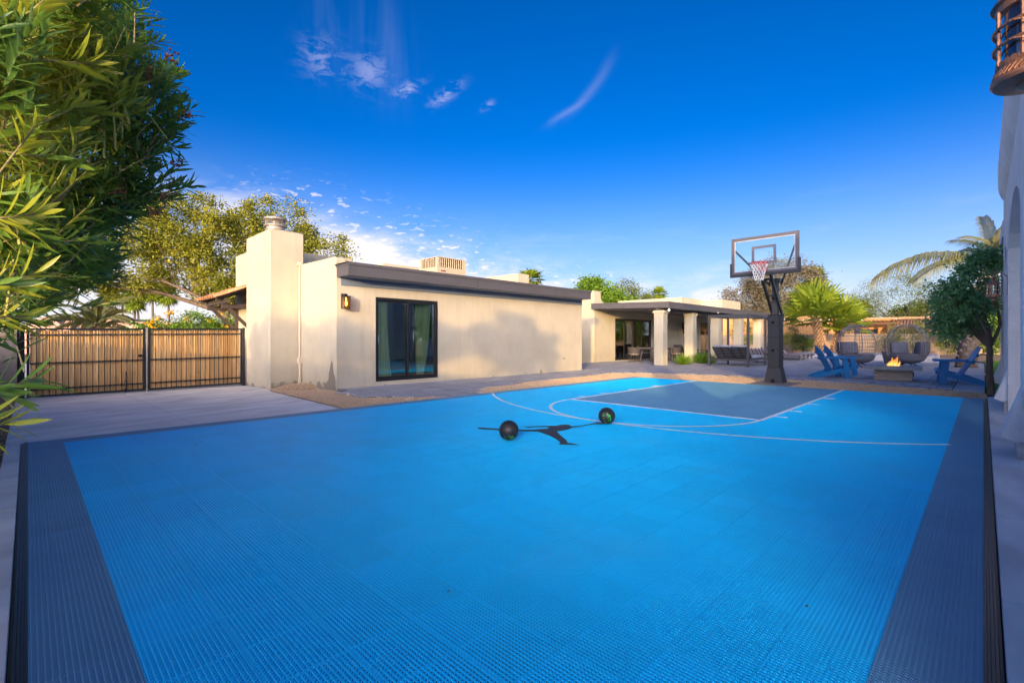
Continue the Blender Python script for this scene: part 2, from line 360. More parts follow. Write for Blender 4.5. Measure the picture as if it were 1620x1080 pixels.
def join_np(name, V, F, m, parent=None, stuff=False, loc=None, smooth=False):
    """fast mesh from numpy verts (n,3) and quad faces (k,4)"""
    me = bpy.data.meshes.new(name); nv = len(V); nf = len(F); k = F.shape[1]
    me.vertices.add(nv); me.vertices.foreach_set('co', np.ascontiguousarray(V, dtype=np.float32).ravel())
    me.loops.add(nf*k); me.loops.foreach_set('vertex_index', np.ascontiguousarray(F, dtype=np.int32).ravel())
    me.polygons.add(nf); me.polygons.foreach_set('loop_start', np.arange(0, nf*k, k, dtype=np.int32))
    if smooth: me.polygons.foreach_set('use_smooth', np.ones(nf, dtype=bool))
    me.update(calc_edges=True); me.validate()
    if m: me.materials.append(m)
    o = link(name, me, parent, loc)
    if stuff: o['kind'] = 'stuff'
    return o

CREAM = (0.525, 0.47, 0.355)
m_wall = mat_stucco('cream_stucco', CREAM, dirt=0.75, zlo=-0.12)
m_wall2 = mat_stucco('cream_stucco_clean', (0.525, 0.465, 0.34))
m_white = mat_stucco('white_stucco', (0.76, 0.76, 0.75), dirt=.5, zlo=-.05, bump=0.9)
m_pink = mat_stucco('pink_stucco', (0.52, 0.33, 0.26))
m_orange = mat_stucco('orange_stucco', (0.70, 0.38, 0.15))
m_fascia = mat('grey_fascia_paint', (0.085, 0.082, 0.092), 0.6, var=0.08, vscale=3)
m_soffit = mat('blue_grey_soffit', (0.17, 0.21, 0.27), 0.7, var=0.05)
m_black = mat('black_metal', (0.012, 0.012, 0.014), 0.42, spec=0.5)
m_blackpad = mat('black_vinyl_pad', (0.028, 0.030, 0.036), 0.55, bump=0.25, bscale=9, bdist=0.02)
m_dgrey = mat('charcoal_metal', (0.052, 0.053, 0.058), 0.5)
m_conc = mat('concrete', (0.54, 0.55, 0.55), 0.85, color2=(0.78, 0.79, 0.79), vscale=1.1, stretch=(0.55, 1.8, 1), bump=0.15, bscale=30, bdist=0.004, spec=0.25)
m_steel = mat('galvanised_steel', (0.40, 0.36, 0.31), 0.5, metal=0.35, var=0.1)
m_wood_dark = mat_wood('brown_stained_timber', (0.085, 0.065, 0.055), (0.05, 0.038, 0.03), obj_var=0.1, axis='X')
m_clay = mat('clay_tile', (0.50, 0.20, 0.09), 0.8, color2=(0.66, 0.34, 0.16), vscale=3, obj_var=0.25, bump=0.2, bscale=20)
m_glass = mat_glass('window_glass', (0.90, 0.97, 0.94), refl=2.2)
m_dark_room = mat('dim_interior', (0.30, 0.36, 0.40), 0.9)

def tyre_marks():
    nt = m_conc.node_tree; N = nt.nodes; L = nt.links; p = N['Principled BSDF']; base = p.inputs['Base Color'].links[0].from_socket
    g = N.new('ShaderNodeNewGeometry'); mp = N.new('ShaderNodeMapping'); mp.inputs['Rotation'].default_value = (0, 0, R(24)); mp.inputs['Scale'].default_value = (.45, 1.5, 1); L.new(g.outputs['Position'], mp.inputs[0])
    w = N.new('ShaderNodeTexWave'); w.inputs['Scale'].default_value = .55; w.inputs['Distortion'].default_value = 16; w.inputs['Detail'].default_value = 3; w.inputs['Detail Scale'].default_value = .6; L.new(mp.outputs[0], w.inputs['Vector'])
    r = N.new('ShaderNodeMapRange'); r.inputs['From Min'].default_value = .55; r.inputs['From Max'].default_value = .95; r.inputs['To Max'].default_value = .2; L.new(w.outputs['Fac'], r.inputs['Value'])
    mx = N.new('ShaderNodeMix'); mx.data_type = 'RGBA'; mx.inputs['B'].default_value = (.27, .25, .25, 1); L.new(base, mx.inputs['A']); L.new(r.outputs[0], mx.inputs['Factor']); L.new(mx.outputs['Result'], p.inputs['Base Color'])
tyre_marks()
# ================================================================== GROUND
def sheet(name, pts, z, m, parent=None):
    mb = MB(); mb.add([(x, y, z(x, y) if callable(z) else z) for x, y in pts], [tuple(range(len(pts)))])
    if parent: return part(name, mb, m, parent, fix=False)
    return struct(name, mb, m)
m_dirt = mat('desert_dirt', (0.22, 0.155, 0.11), 0.95, color2=(0.30, 0.22, 0.16), vscale=2.5, bump=0.5, bscale=14, bdist=0.05, spec=0.1)
def build_ground():
    # a grid that dips a little below the paved surfaces and mounds up behind the pool
    mb = MB(); xs = [-300, -120, -60, -30, -12] + [i*1.5 for i in range(-4, 42)] + [75, 100, 150, 240, 420]
    ys = [-300, -120, -50, -25] + [i*1.5 for i in range(-10, 28)] + [50, 70, 110, 180, 320]
    def hz(x, y):
        z = -0.11
        if y > 8 and x < 6: z -= 0.02*(min(y, 20)-8)
        if 41 < x < 52 and -6 < y < 6: z += 0.35*math.sin((x-41)/11*math.pi)*(0.6+0.4*math.sin(y*1.3+x*0.7))
        return z
    vs = [(x, y, hz(x, y)) for y in ys for x in xs]; nx = len(xs)
    fs = [(j*nx+i, j*nx+i+1, (j+1)*nx+i+1, (j+1)*nx+i) for j in range(len(ys)-1) for i in range(nx-1)]
    mb.add(vs, fs); struct('ground', mb, m_dirt, smooth=True)
build_ground()

# concrete driveway, falling gently to the gate
def zd(x, y): return -0.02 - max(0, y-8.2)*0.0165
def build_driveway():
    root = struct('driveway')
    J = 1.75
    cols = [(-0.19, J-0.004), (J+0.004, 4.45)]
    for i, (a, b) in enumerate(cols):
        mb = MB()
        if i == 0: poly = [(a, 8.27), (b, 8.27), (b, 17.5), (a, 17.5)]
        else: poly = [(a, 8.27), (4.02, 8.27), (4.40, 13.05), (4.62, 13.86), (4.62, 17.5), (a, 17.5)]
        n = len(poly)
        mb.add([(x, y, zd(x, y)) for x, y in poly] + [(x, y, zd(x, y)-0.1) for x, y in poly],
               [tuple(range(n))] + [(k, k+n, (k+1) % n+n, (k+1) % n) for k in range(n)])
        part('slab', mb, m_conc, root)
    mb = MB(); mb.box(-0.19, 4.6, 17.504, 40, -0.35, -0.19); part('slab', mb, m_conc, root)
    return root
build_driveway()
def build_walkways():
    root = struct('walkway')
    for a, b in ((-1.2, 1.6), (1.61, 3.6), (3.61, 5.15), (5.16, 6.9), (6.91, 8.255)):          # strip along the left edge of the court
        mb = MB(); mb.cbox(-0.19, -0.058, a, b, -0.1, -0.02, 0.004); part('slab', mb, m_conc, root)
    x = -1.0
    for L in (2.6, 1.75, 1.55, 1.8, 2.2, 2.3, 2.1, 1.55):                                      # strip along the arcade
        mb = MB(); mb.cbox(x+0.004, x+L-0.004, -2.3, -0.062, -0.1, -0.02, 0.004); part('slab', mb, m_conc, root); x += L
    mb = MB(); mb.box(-1.2, -0.2, -2.3, -0.064, -0.1, -0.022); part('slab', mb, m_conc, root)
build_walkways()

# ------------------------------------------------------------------ sport court
T = 0.3048; NX, NY = 46, 27
m_blue = mat('court_blue_plastic', (0.0, 0.54, 0.98), 0.5, var=0.03, vscale=0.8, spec=0.35, coords='Generated')
m_grey = mat('court_slate_plastic', (0.10, 0.28, 0.46), 0.5, var=0.04, vscale=0.8, spec=0.35, coords='Generated')
for _m in (m_blue, m_grey):      # slight difference from tile to tile, and dust blotches, by position on the floor
    nt = _m.node_tree; N = nt.nodes; L = nt.links; p = N['Principled BSDF']; base = p.inputs['Base Color'].links[0].from_socket
    g = N.new('ShaderNodeNewGeometry'); sn = N.new('ShaderNodeVectorMath'); sn.operation = 'DIVIDE'; sn.inputs[1].default_value = (T, T, 1000)
    L.new(g.outputs['Position'], sn.inputs[0]); fl = N.new('ShaderNodeVectorMath'); fl.operation = 'FLOOR'; L.new(sn.outputs[0], fl.inputs[0])
    wn = N.new('ShaderNodeTexWhiteNoise'); L.new(fl.outputs[0], wn.inputs['Vector'])
    hs = N.new('ShaderNodeHueSaturation'); L.new(base, hs.inputs['Color']); mr = N.new('ShaderNodeMapRange'); mr.inputs['To Min'].default_value = 0.955; mr.inputs['To Max'].default_value = 1.045
    L.new(wn.outputs['Value'], mr.inputs['Value']); L.new(mr.outputs[0], hs.inputs['Value'])
    n = N.new('ShaderNodeTexNoise'); n.inputs['Scale'].default_value = 0.9; n.inputs['Detail'].default_value = 7; L.new(g.outputs['Position'], n.inputs['Vector'])
    mr2 = N.new('ShaderNodeMapRange'); mr2.inputs['From Min'].default_value = 0.5; mr2.inputs['From Max'].default_value = 0.8; mr2.inputs['To Max'].default_value = 0.10; L.new(n.outputs['Fac'], mr2.inputs['Value'])
    mx = N.new('ShaderNodeMix'); mx.data_type = 'RGBA'; mx.inputs['B'].default_value = (0.25, 0.27, 0.30, 1); L.new(hs.outputs[0], mx.inputs['A']); L.new(mr2.outputs[0], mx.inputs['Factor'])
    L.new(mx.outputs['Result'], p.inputs['Base Color'])
m_white_paint = mat('white_line_paint', (0.86, 0.90, 0.93), 0.6, var=0.06, vscale=6)
m_logo = mat('charcoal_logo_paint', (0.030, 0.030, 0.036), 0.6)
m_edge = mat('black_edge_rubber', (0.006, 0.009, 0.009), 0.45, var=0.3, vscale=12, spec=0.4)
def tile_arrays():
    """one interlocking tile: a lattice of ribs in three directions over a shallow floor"""
    NC = 16; P = T/NC; V = []; F = []
    S = T/2-0.0009
    def rib(x0, y0, x1, y1, w, zt, zb=-0.0118):
        d = Vector((x1-x0, y1-y0)); n = Vector((-d.y, d.x)).normalized()*w/2; b = len(V)
        for z in (zb, zt):
            V.extend([(x0+n.x, y0+n.y, z), (x1+n.x, y1+n.y, z), (x1-n.x, y1-n.y, z), (x0-n.x, y0-n.y, z)])
        F.extend([(b+4, b+7, b+6, b+5), (b, b+4, b+5, b+1), (b+3, b+2, b+6, b+7)])
    for i in range(NC):
        t = -T/2+(i+0.5)*P
        rib(-S, t, S, t, 0.0036, -0.0042, -0.009); rib(t, -S, t, S, 0.0046, 0.0, -0.008)
    for k in range(-NC+1, NC):
        o = k*P; a = max(-S, -S-o); b = min(S, S-o)
        if b-a > 0.004: rib(a, a+o, b, b+o, 0.0046, -0.0003, -0.008)
    for a in (-S+0.0012, S-0.0012):        # rim
        rib(-S, a, S, a, 0.0024, -0.0014); rib(a, -S, a, S, 0.0024, -0.0017)
    return np.array(V), np.array(F)
def build_court():
    root = struct('sport_court')
    V, F = tile_arrays()
    mesh = {}
    cells = []
    for i in range(NX):
        for j in range(NY):
            grey = i == 0 or j == 0 or j == NY-1 or (i >= 26 and 8 <= j < 20)
            cells.append((((i+.5)*T)**2+((j+.5)*T)**2, i, j, grey))
    cells.sort()
    # the tiles seen nearest: skip those right under the lens that the frame does not show
    vis = [c for c in cells if ((c[1]+.5)*T*0.712+(c[2]+.5)*T*0.702) > 1.55 and 0.74 > abs(math.atan2((c[2]+.5), (c[1]+.5))-R(44.6))*0.95]
    near = set((c[1], c[2]) for c in vis[:300])
    for c in cells:
        if (c[1], c[2]) not in near: continue
        key = 'g' if c[3] else 'b'
        if key not in mesh:
            o = join_np('court_tile', V, F, m_grey if c[3] else m_blue, root, loc=((c[1]+.5)*T, (c[2]+.5)*T, 0)); mesh[key] = o.data
        else: link('court_tile', mesh[key], root, ((c[1]+.5)*T, (c[2]+.5)*T, 0))
    for g, nm, m in ((False, 'blue_tiles', m_blue), (True, 'grey_tiles', m_grey)):
        off = np.array([((c[1]+.5)*T, (c[2]+.5)*T, 0) for c in cells if (c[1], c[2]) not in near and c[3] == g])
        VV = (V[None]+off[:, None]).reshape(-1, 3); FF = (F[None]+(np.arange(len(off))*len(V))[:, None, None]).reshape(-1, 4)
        join_np(nm, VV, FF, m, root, stuff=True)
    mb = MB(); mb.box(-0.02, NX*T+0.02, -0.02, NY*T+0.02, -0.16, -0.0125); part('base_slab', mb, mat('court_base_hole_shade', (0.006, 0.02, 0.05), 0.9), root)  # near-black navy puts the shade of the tile holes into the base colour
    # ridged rubber edging all round
    X1, Y1 = NX*T, NY*T
    mb = MB(); prof = [(0.0, -0.001), (0.010, -0.001), (0.012, -0.004), (0.020, -0.004), (0.022, -0.007), (0.032, -0.007), (0.034, -0.011), (0.044, -0.011), (0.046, -0.016), (0.055, -0.019), (0.055, -0.05), (0.0, -0.05)]
    mb.prism([(-a, z) for a, z in prof], -0.055, Y1+0.055, 'Y'); part('edging', mb, m_edge, root)
    mb = MB(); mb.prism([(X1+a*0.6, z) for a, z in prof], -0.055, Y1+0.03, 'Y'); part('edging', mb, m_edge, root)
    mb = MB(); mb.prism([(-a, z-0.0005) for a, z in prof], 0, X1, 'X'); part('edging', mb, m_edge, root)
    mb = MB(); mb.prism([(Y1+a*0.35, z-0.0005) for a, z in prof], 0, X1, 'X'); part('edging', mb, m_edge, root)
    # lines
    Z0, Z1 = 0.0008, 0.0042
    def line(poly, nm='court_line'):
        mb = MB(); mb.prism(poly, Z0, Z1); part(nm, mb, m_white_paint, root)
    def ring(cx, cy, r, a0, a1, w, n=48, z=0.0):
        mb = MB(); pts = [R(a0+(a1-a0)*k/n) for k in range(n+1)]
        vs = []
        for t in pts:
            for rr in (r-w/2, r+w/2):
                vs.append((cx+rr*math.cos(t), cy+rr*math.sin(t), Z1+z))
        mb.add(vs, [(2*k, 2*k+1, 2*k+3, 2*k+2) for k in range(n)]); part('court_line', mb, m_white_paint, root, fix=False)
    XF = 26*T; YA, YB = 8*T, 20*T; w = 0.06
    ring(11.83, 4.24, 5.75, 180-41.3, 180+43.5, w, 80)
    ring(XF, (YA+YB)/2, (YB-YA)/2, 90, 270, w, 48, 0.0006)
    line([(XF, YA-w/2), (X1, YA-w/2), (X1, YA+w/2), (XF, YA+w/2)]); line([(XF, YB-w/2), (X1, YB-w/2), (X1, YB+w/2), (XF, YB+w/2)])
    line([(XF-w/2, YA+w/2), (XF+w/2, YA+w/2), (XF+w/2, YB-w/2), (XF-w/2, YB-w/2)])
    for hx, hw in ((11.80, 0.2), (10.55, .05), (9.32, .05), (8.48, .05)):
        line([(hx-hw/2, YA-0.22), (hx+hw/2, YA-0.22), (hx+hw/2, YA-w/2-.001), (hx-hw/2, YA-w/2-.001)], 'lane_mark')
        line([(hx-hw/2, YB+w/2+.001), (hx+hw/2, YB+w/2+.001), (hx+hw/2, YB+0.22), (hx-hw/2, YB+0.22)], 'lane_mark')
    E = [(4.44, 5.07), (4.48, 5.04), (4.6, 4.81), (4.73, 4.57), (4.87, 4.41), (4.97, 4.37), (5.08, 4.32), (5.16, 4.35), (5.15, 4.43), (5.04, 4.52), (4.94, 4.56), (4.95, 4.62), (4.94, 4.69), (5.02, 4.60), (5.15, 4.53), (5.29, 4.42), (5.34, 4.37), (5.44, 4.38), (5.51, 4.35), (5.52, 4.28), (5.46, 4.19), (5.57, 4.14), (5.76, 4.11), (5.88, 4.12), (5.99, 4.09), (5.99, 3.97), (5.9, 3.96), (5.82, 4.06), (5.61, 4.08), (5.37, 4.12), (5.25, 4.08), (5.12, 4.08), (5.01, 4.1), (4.97, 4.05), (4.8, 3.84), (4.65, 3.64), (4.56, 3.57), (4.57, 3.49), (4.57, 3.38), (4.48, 3.48), (4.40, 3.58), (4.47, 3.6), (4.54, 3.67), (4.64, 3.82), (4.72, 3.97), (4.78, 4.14), (4.82, 4.27), (4.74, 4.38), (4.65, 4.50), (4.52, 4.74), (4.4, 4.95), (4.4, 5.01)]
    mb = MB(); mb.add([(x, y, 0.0052) for x, y in E], [tuple(range(len(E)))])
    o = part('emblem', mb, m_logo, root, label='dark leaping player emblem with outstretched legs and arm', fix=False)
    if o.data.polygons[0].normal.z < 0: o.data.flip_normals()
build_court()

# ------------------------------------------------------------------ gravel
m_gravel = mat('gravel_bed', (0.26, 0.18, 0.11), 0.95, color2=(0.60, 0.43, 0.27), vscale=38, detail=3, bump=0.9, bscale=45, bdist=0.05, spec=0.1)
m_stone = mat('gravel_stone', (0.52, 0.36, 0.22), 0.9, color2=(0.70, 0.54, 0.38), vscale=20, detail=2, spec=0.15)
def in_poly(x, y, P):
    c = False; j = len(P)-1
    for i in range(len(P)):
        if (P[i][1] > y) != (P[j][1] > y) and x < (P[j][0]-P[i][0])*(y-P[i][1])/(P[j][1]-P[i][1])+P[i][0]: c = not c
        j = i
    return c
def gravel(poly, n, zf, rmin, rmax, nm='gravel', zb=None, heap=None):
    zb = zb or zf; mb = MB(); mb.add([(x, y, zb(x, y)) for x, y in poly], [tuple(range(len(poly)))])
    if heap:
        hx, hy, hr = heap; k0 = len(mb.v); mb.v.append((hx, hy, zf(hx, hy)+.004))
        for i in range(1, 7):
            for k in range(24): a = 2*math.pi*k/24; x, y = hx+hr*i/6*math.cos(a), hy+hr*i/6*math.sin(a); mb.v.append((x, y, zf(x, y)+(.004 if i < 6 else -.03)))
        for k in range(24): mb.f.append((k0, k0+1+k, k0+1+(k+1) % 24))
        for i in range(5):
            for k in range(24): mb.f.append((k0+1+i*24+k, k0+1+(i+1)*24+k, k0+1+(i+1)*24+(k+1) % 24, k0+1+i*24+(k+1) % 24))
    base = struct('gravel_bed', mb, m_gravel)
    xs = [p[0] for p in poly]; ys = [p[1] for p in poly]; pts = []
    while len(pts) < n:
        x = rnd.uniform(min(xs), max(xs)); y = rnd.uniform(min(ys), max(ys))
        if in_poly(x, y, poly): pts.append((x, y))
    P = np.array(pts); k = len(P)
    # squashed octahedral pebbles
    O = np.array([(1, 0, 0), (0, 1, 0), (-1, 0, 0), (0, -1, 0), (0, 0, 1), (0, 0, -1)], float)
    Fq = np.array([(0, 1, 4), (1, 2, 4), (2, 3, 4), (3, 0, 4), (1, 0, 5), (2, 1, 5), (3, 2, 5), (0, 3, 5)])
    s = nr.uniform(rmin, rmax, (k, 1, 3))*np.array([1.25, 0.9, 0.62]); a = nr.uniform(0, 6.28, k); Vv = O[None]*s*nr.uniform(0.75, 1.25, (k, 6, 1))
    c, sn = np.cos(a)[:, None], np.sin(a)[:, None]; x = Vv[..., 0]*c-Vv[..., 1]*sn; y = Vv[..., 0]*sn+Vv[..., 1]*c
    z = Vv[..., 2]+np.array([zf(px, py) for px, py in pts])[:, None]+nr.uniform(0.0, rmax*0.5, (k, 1))
    VV = np.stack([x+P[:, :1], y+P[:, 1:], z], -1).reshape(-1, 3); FF = (Fq[None]+(np.arange(k)*6)[:, None, None]).reshape(-1, 3)
    o = join_np(nm, VV, FF, m_stone, stuff=True); o['label'] = 'loose tan gravel stones'; return o
def zg(x, y): return -0.035
def zg2(x, y): return zd(x, y)+0.006+max(0, 0.13*(1-((x-5.25)**2+(y-13.25)**2)/.5))
gravel([(4.05, 8.275), (6.55, 8.275), (5.95, 8.75), (5.10, 9.75), (5.3, 10.8), (5.46, 11.55), (5.46, 12.7), (5.46, 13.86), (4.62, 13.86), (4.42, 13.05)], 9000, zg2, 0.008, 0.020, zb=lambda x, y: zd(x, y)+.006, heap=(5.25, 13.25, .70))
gravel([(7.1, 8.26), (14.03, 8.26), (14.06, -0.05), (15.75, -0.05), (16.1, 0.6), (16.75, 3.0), (16.95, 5.3), (16.7, 7.4), (16.1, 9.2), (15.2, 10.0), (14.2, 9.75), (10.5, 9.6), (8.3, 9.3)], 26000, zg, 0.009, 0.022)
gravel([(-3.5, -1), (-0.2, -1), (-0.2, 15.6), (-3.5, 15.6)], 9000, lambda x, y: -0.06-max(0, y-8)*0.016, 0.010, 0.024, 'gravel')
mb = MB(); mb.cbox(14.07, 15.62, 3.72, 4.75, -0.1, -0.008, 0.01)
struct('pole_footing', mb, mat('footing_concrete', (0.30, 0.24, 0.19), 0.9, var=0.2, vscale=5, bump=0.2))

# ------------------------------------------------------------------ paver patio
m_paver = mat('paver_stone', (0.28, 0.285, 0.31), 0.85, color2=(0.44, 0.44, 0.46), vscale=2.2, obj_var=0.22, bump=0.3, bscale=40, bdist=0.005, spec=0.25, coords='Generated')
m_paver2 = mat('paver_stone_far', (0.28, 0.285, 0.31), 0.85, color2=(0.44, 0.44, 0.46), vscale=1.7, bump=0.3, bscale=40, bdist=0.005, spec=0.25)
m_border = mat('paver_border_stone', (0.40, 0.39, 0.40), 0.85, var=0.12, vscale=3, obj_var=0.15, bump=0.2)
def build_pavers():
    root = struct('paver_patio')
    A = [(5.46, 11.58), (15.75, 11.58), (15.75, 14.9), (40.0, 14.9), (40.0, 5.6), (33.9, 5.6), (33.9, 0.55), (16.25, 0.55), (16.1, 0.6), (16.75, 3.0), (16.95, 5.3), (16.7, 7.4), (16.1, 9.2), (15.2, 10.0), (14.2, 9.75), (10.5, 9.6), (8.3, 9.3), (7.1, 8.28), (6.55, 8.28), (5.95, 8.75), (5.10, 9.75), (5.3, 10.8)]
    mb = MB(); mb.add([(x, y, -0.028) for x, y in A], [tuple(range(len(A)-1, -1, -1))]); part('sand_bed', mb, mat('joint_sand', (0.07, 0.06, 0.055), 0.95), root)
    cand = []
    r = random.Random(3); y = 0.56; row = 0
    while y < 14.9:
        h = (0.30, 0.15, 0.225)[row % 3]
        x = 4.9-r.random()*0.3
        while x < 40:
            L = r.choice((0.225, 0.30, 0.30, 0.375))
            cx, cy = x+L/2, y+h/2
            if in_poly(cx, cy, A):
                d = 0.712*cx+0.702*cy
                if not (15.8 < cx < 21 and cy > 15): cand.append((d, x, y, L, h))
            x += L
        y += h; row += 1
    cand.sort()
    # nearest ones that are in frame and unobstructed are single pieces
    def vis(c): return c[2] < 9.2 or c[1] < 16
    single = [c for c in cand if (c[1] > 15.9 and c[2] < 6.0)][:300]
    sset = set((c[1], c[2]) for c in single); shared = {}
    for d, x, y, L, h in single:
        k = (round(L, 3), round(h, 3))
        if k not in shared:
            m = MB(); m.cbox(-L/2+.004, L/2-.004, -h/2+.004, h/2-.004, -0.04, 0.0, 0.006); shared[k] = m.mesh('paver', m_paver)
        o = link('paver', shared[k], root, (x+L/2, y+h/2, -0.006+r.uniform(-.003, .003)))
    mb = MB()
    for d, x, y, L, h in cand:
        if (x, y) in sset: continue
        z = -0.006+r.uniform(-.003, .003)
        b = len(mb.v); x0, x1, y0, y1 = x+.004, x+L-.004, y+.004, y+h-.004
        mb.v.extend([(x0, y0, z), (x1, y0, z), (x1, y1, z), (x0, y1, z), (x0, y0, z-.03), (x1, y0, z-.03), (x1, y1, z-.03), (x0, y1, z-.03)])
        mb.f.extend([(b, b+1, b+2, b+3), (b, b+4, b+5, b+1), (b+1, b+5, b+6, b+2), (b+2, b+6, b+7, b+3), (b+3, b+7, b+4, b)])
    part('far_pavers', mb, m_paver2, root, stuff=True, fix=False)
    x = 15.85
    while x < 33.9:                                  # pale border course beside the lawn
        mb = MB(); mb.cbox(x+.005, x+0.445, -0.02+(.0), 0.54, -0.05, 0.004, 0.008); part('border_paver', mb, m_border, root); x += 0.45
build_pavers()

# lawn strips, pool, coping
m_grass = mat('lawn', (0.09, 0.24, 0.03), 0.9, color2=(0.15, 0.34, 0.05), vscale=6, bump=0.6, bscale=60, bdist=0.03, spec=0.1, translucent=0.15)
def grass_patch(x0, x1, y0, y1, n):
    mb = MB(); mb.add([(x0, y0, -0.045), (x1, y0, -0.045), (x1, y1, -0.045), (x0, y1, -0.045)], [(0, 1, 2, 3)]); struct('lawn', mb, m_grass)
    P = np.stack([nr.uniform(x0, x1, n), nr.uniform(y0, y1, n), np.full(n, -0.05)], -1); a = nr.uniform(0, 6.28, n); h = nr.uniform(.025, .055, n); w = 0.006
    dx = np.cos(a)*w; dy = np.sin(a)*w; lean = nr.uniform(-.02, .02, (n, 2))
    V = np.zeros((n, 3, 3)); V[:, 0] = P+np.stack([dx, dy, 0*dx], -1); V[:, 1] = P-np.stack([dx, dy, 0*dx], -1); V[:, 2] = P+np.stack([lean[:, 0], lean[:, 1], h], -1)
    o = join_np('grass_blades', V.reshape(-1, 3), np.arange(n*3).reshape(-1, 3), m_grass, stuff=True); o['label'] = 'short green lawn grass beside the patio'
grass_patch(15.8, 24.2, -6, -0.05, 16000); grass_patch(24.7, 40, -7, -0.05, 9000)
mb = MB(); mb.box(24.2, 24.7, -8, -0.02, -0.1, -0.01); struct('path', mb, m_border)
def build_pool():
    root = struct('pool')
    mb = MB()
    X0, X1, Y0, Y1 = 34.3, 41.0, 1.9, 9.5
    for a in ((X0-.4, X1+.4, Y0-.4, Y0), (X0-.4, X1+.4, Y1, Y1+.4), (X0-.4, X0, Y0, Y1), (X1, X1+.4, Y0, Y1)): mb.cbox(*a, -0.2, 0.015, 0.015)
    part('coping', mb, m_border, root)
    mb = MB(); mb.add([(X0, Y0, -0.095), (X1, Y0, -0.095), (X1, Y1, -0.095), (X0, Y1, -0.095)], [(0, 1, 2, 3)])
    part('water', mb, mat('pool_water', (0.01, 0.10, 0.13), 0.05, bump=0.15, bscale=5, spec=0.8), root)
    mb = MB(); mb.box(36.5, 41.0, 2.0, 9.4, -0.09, 0.28); part('raised_wall', mb, m_border, root)
build_pool()

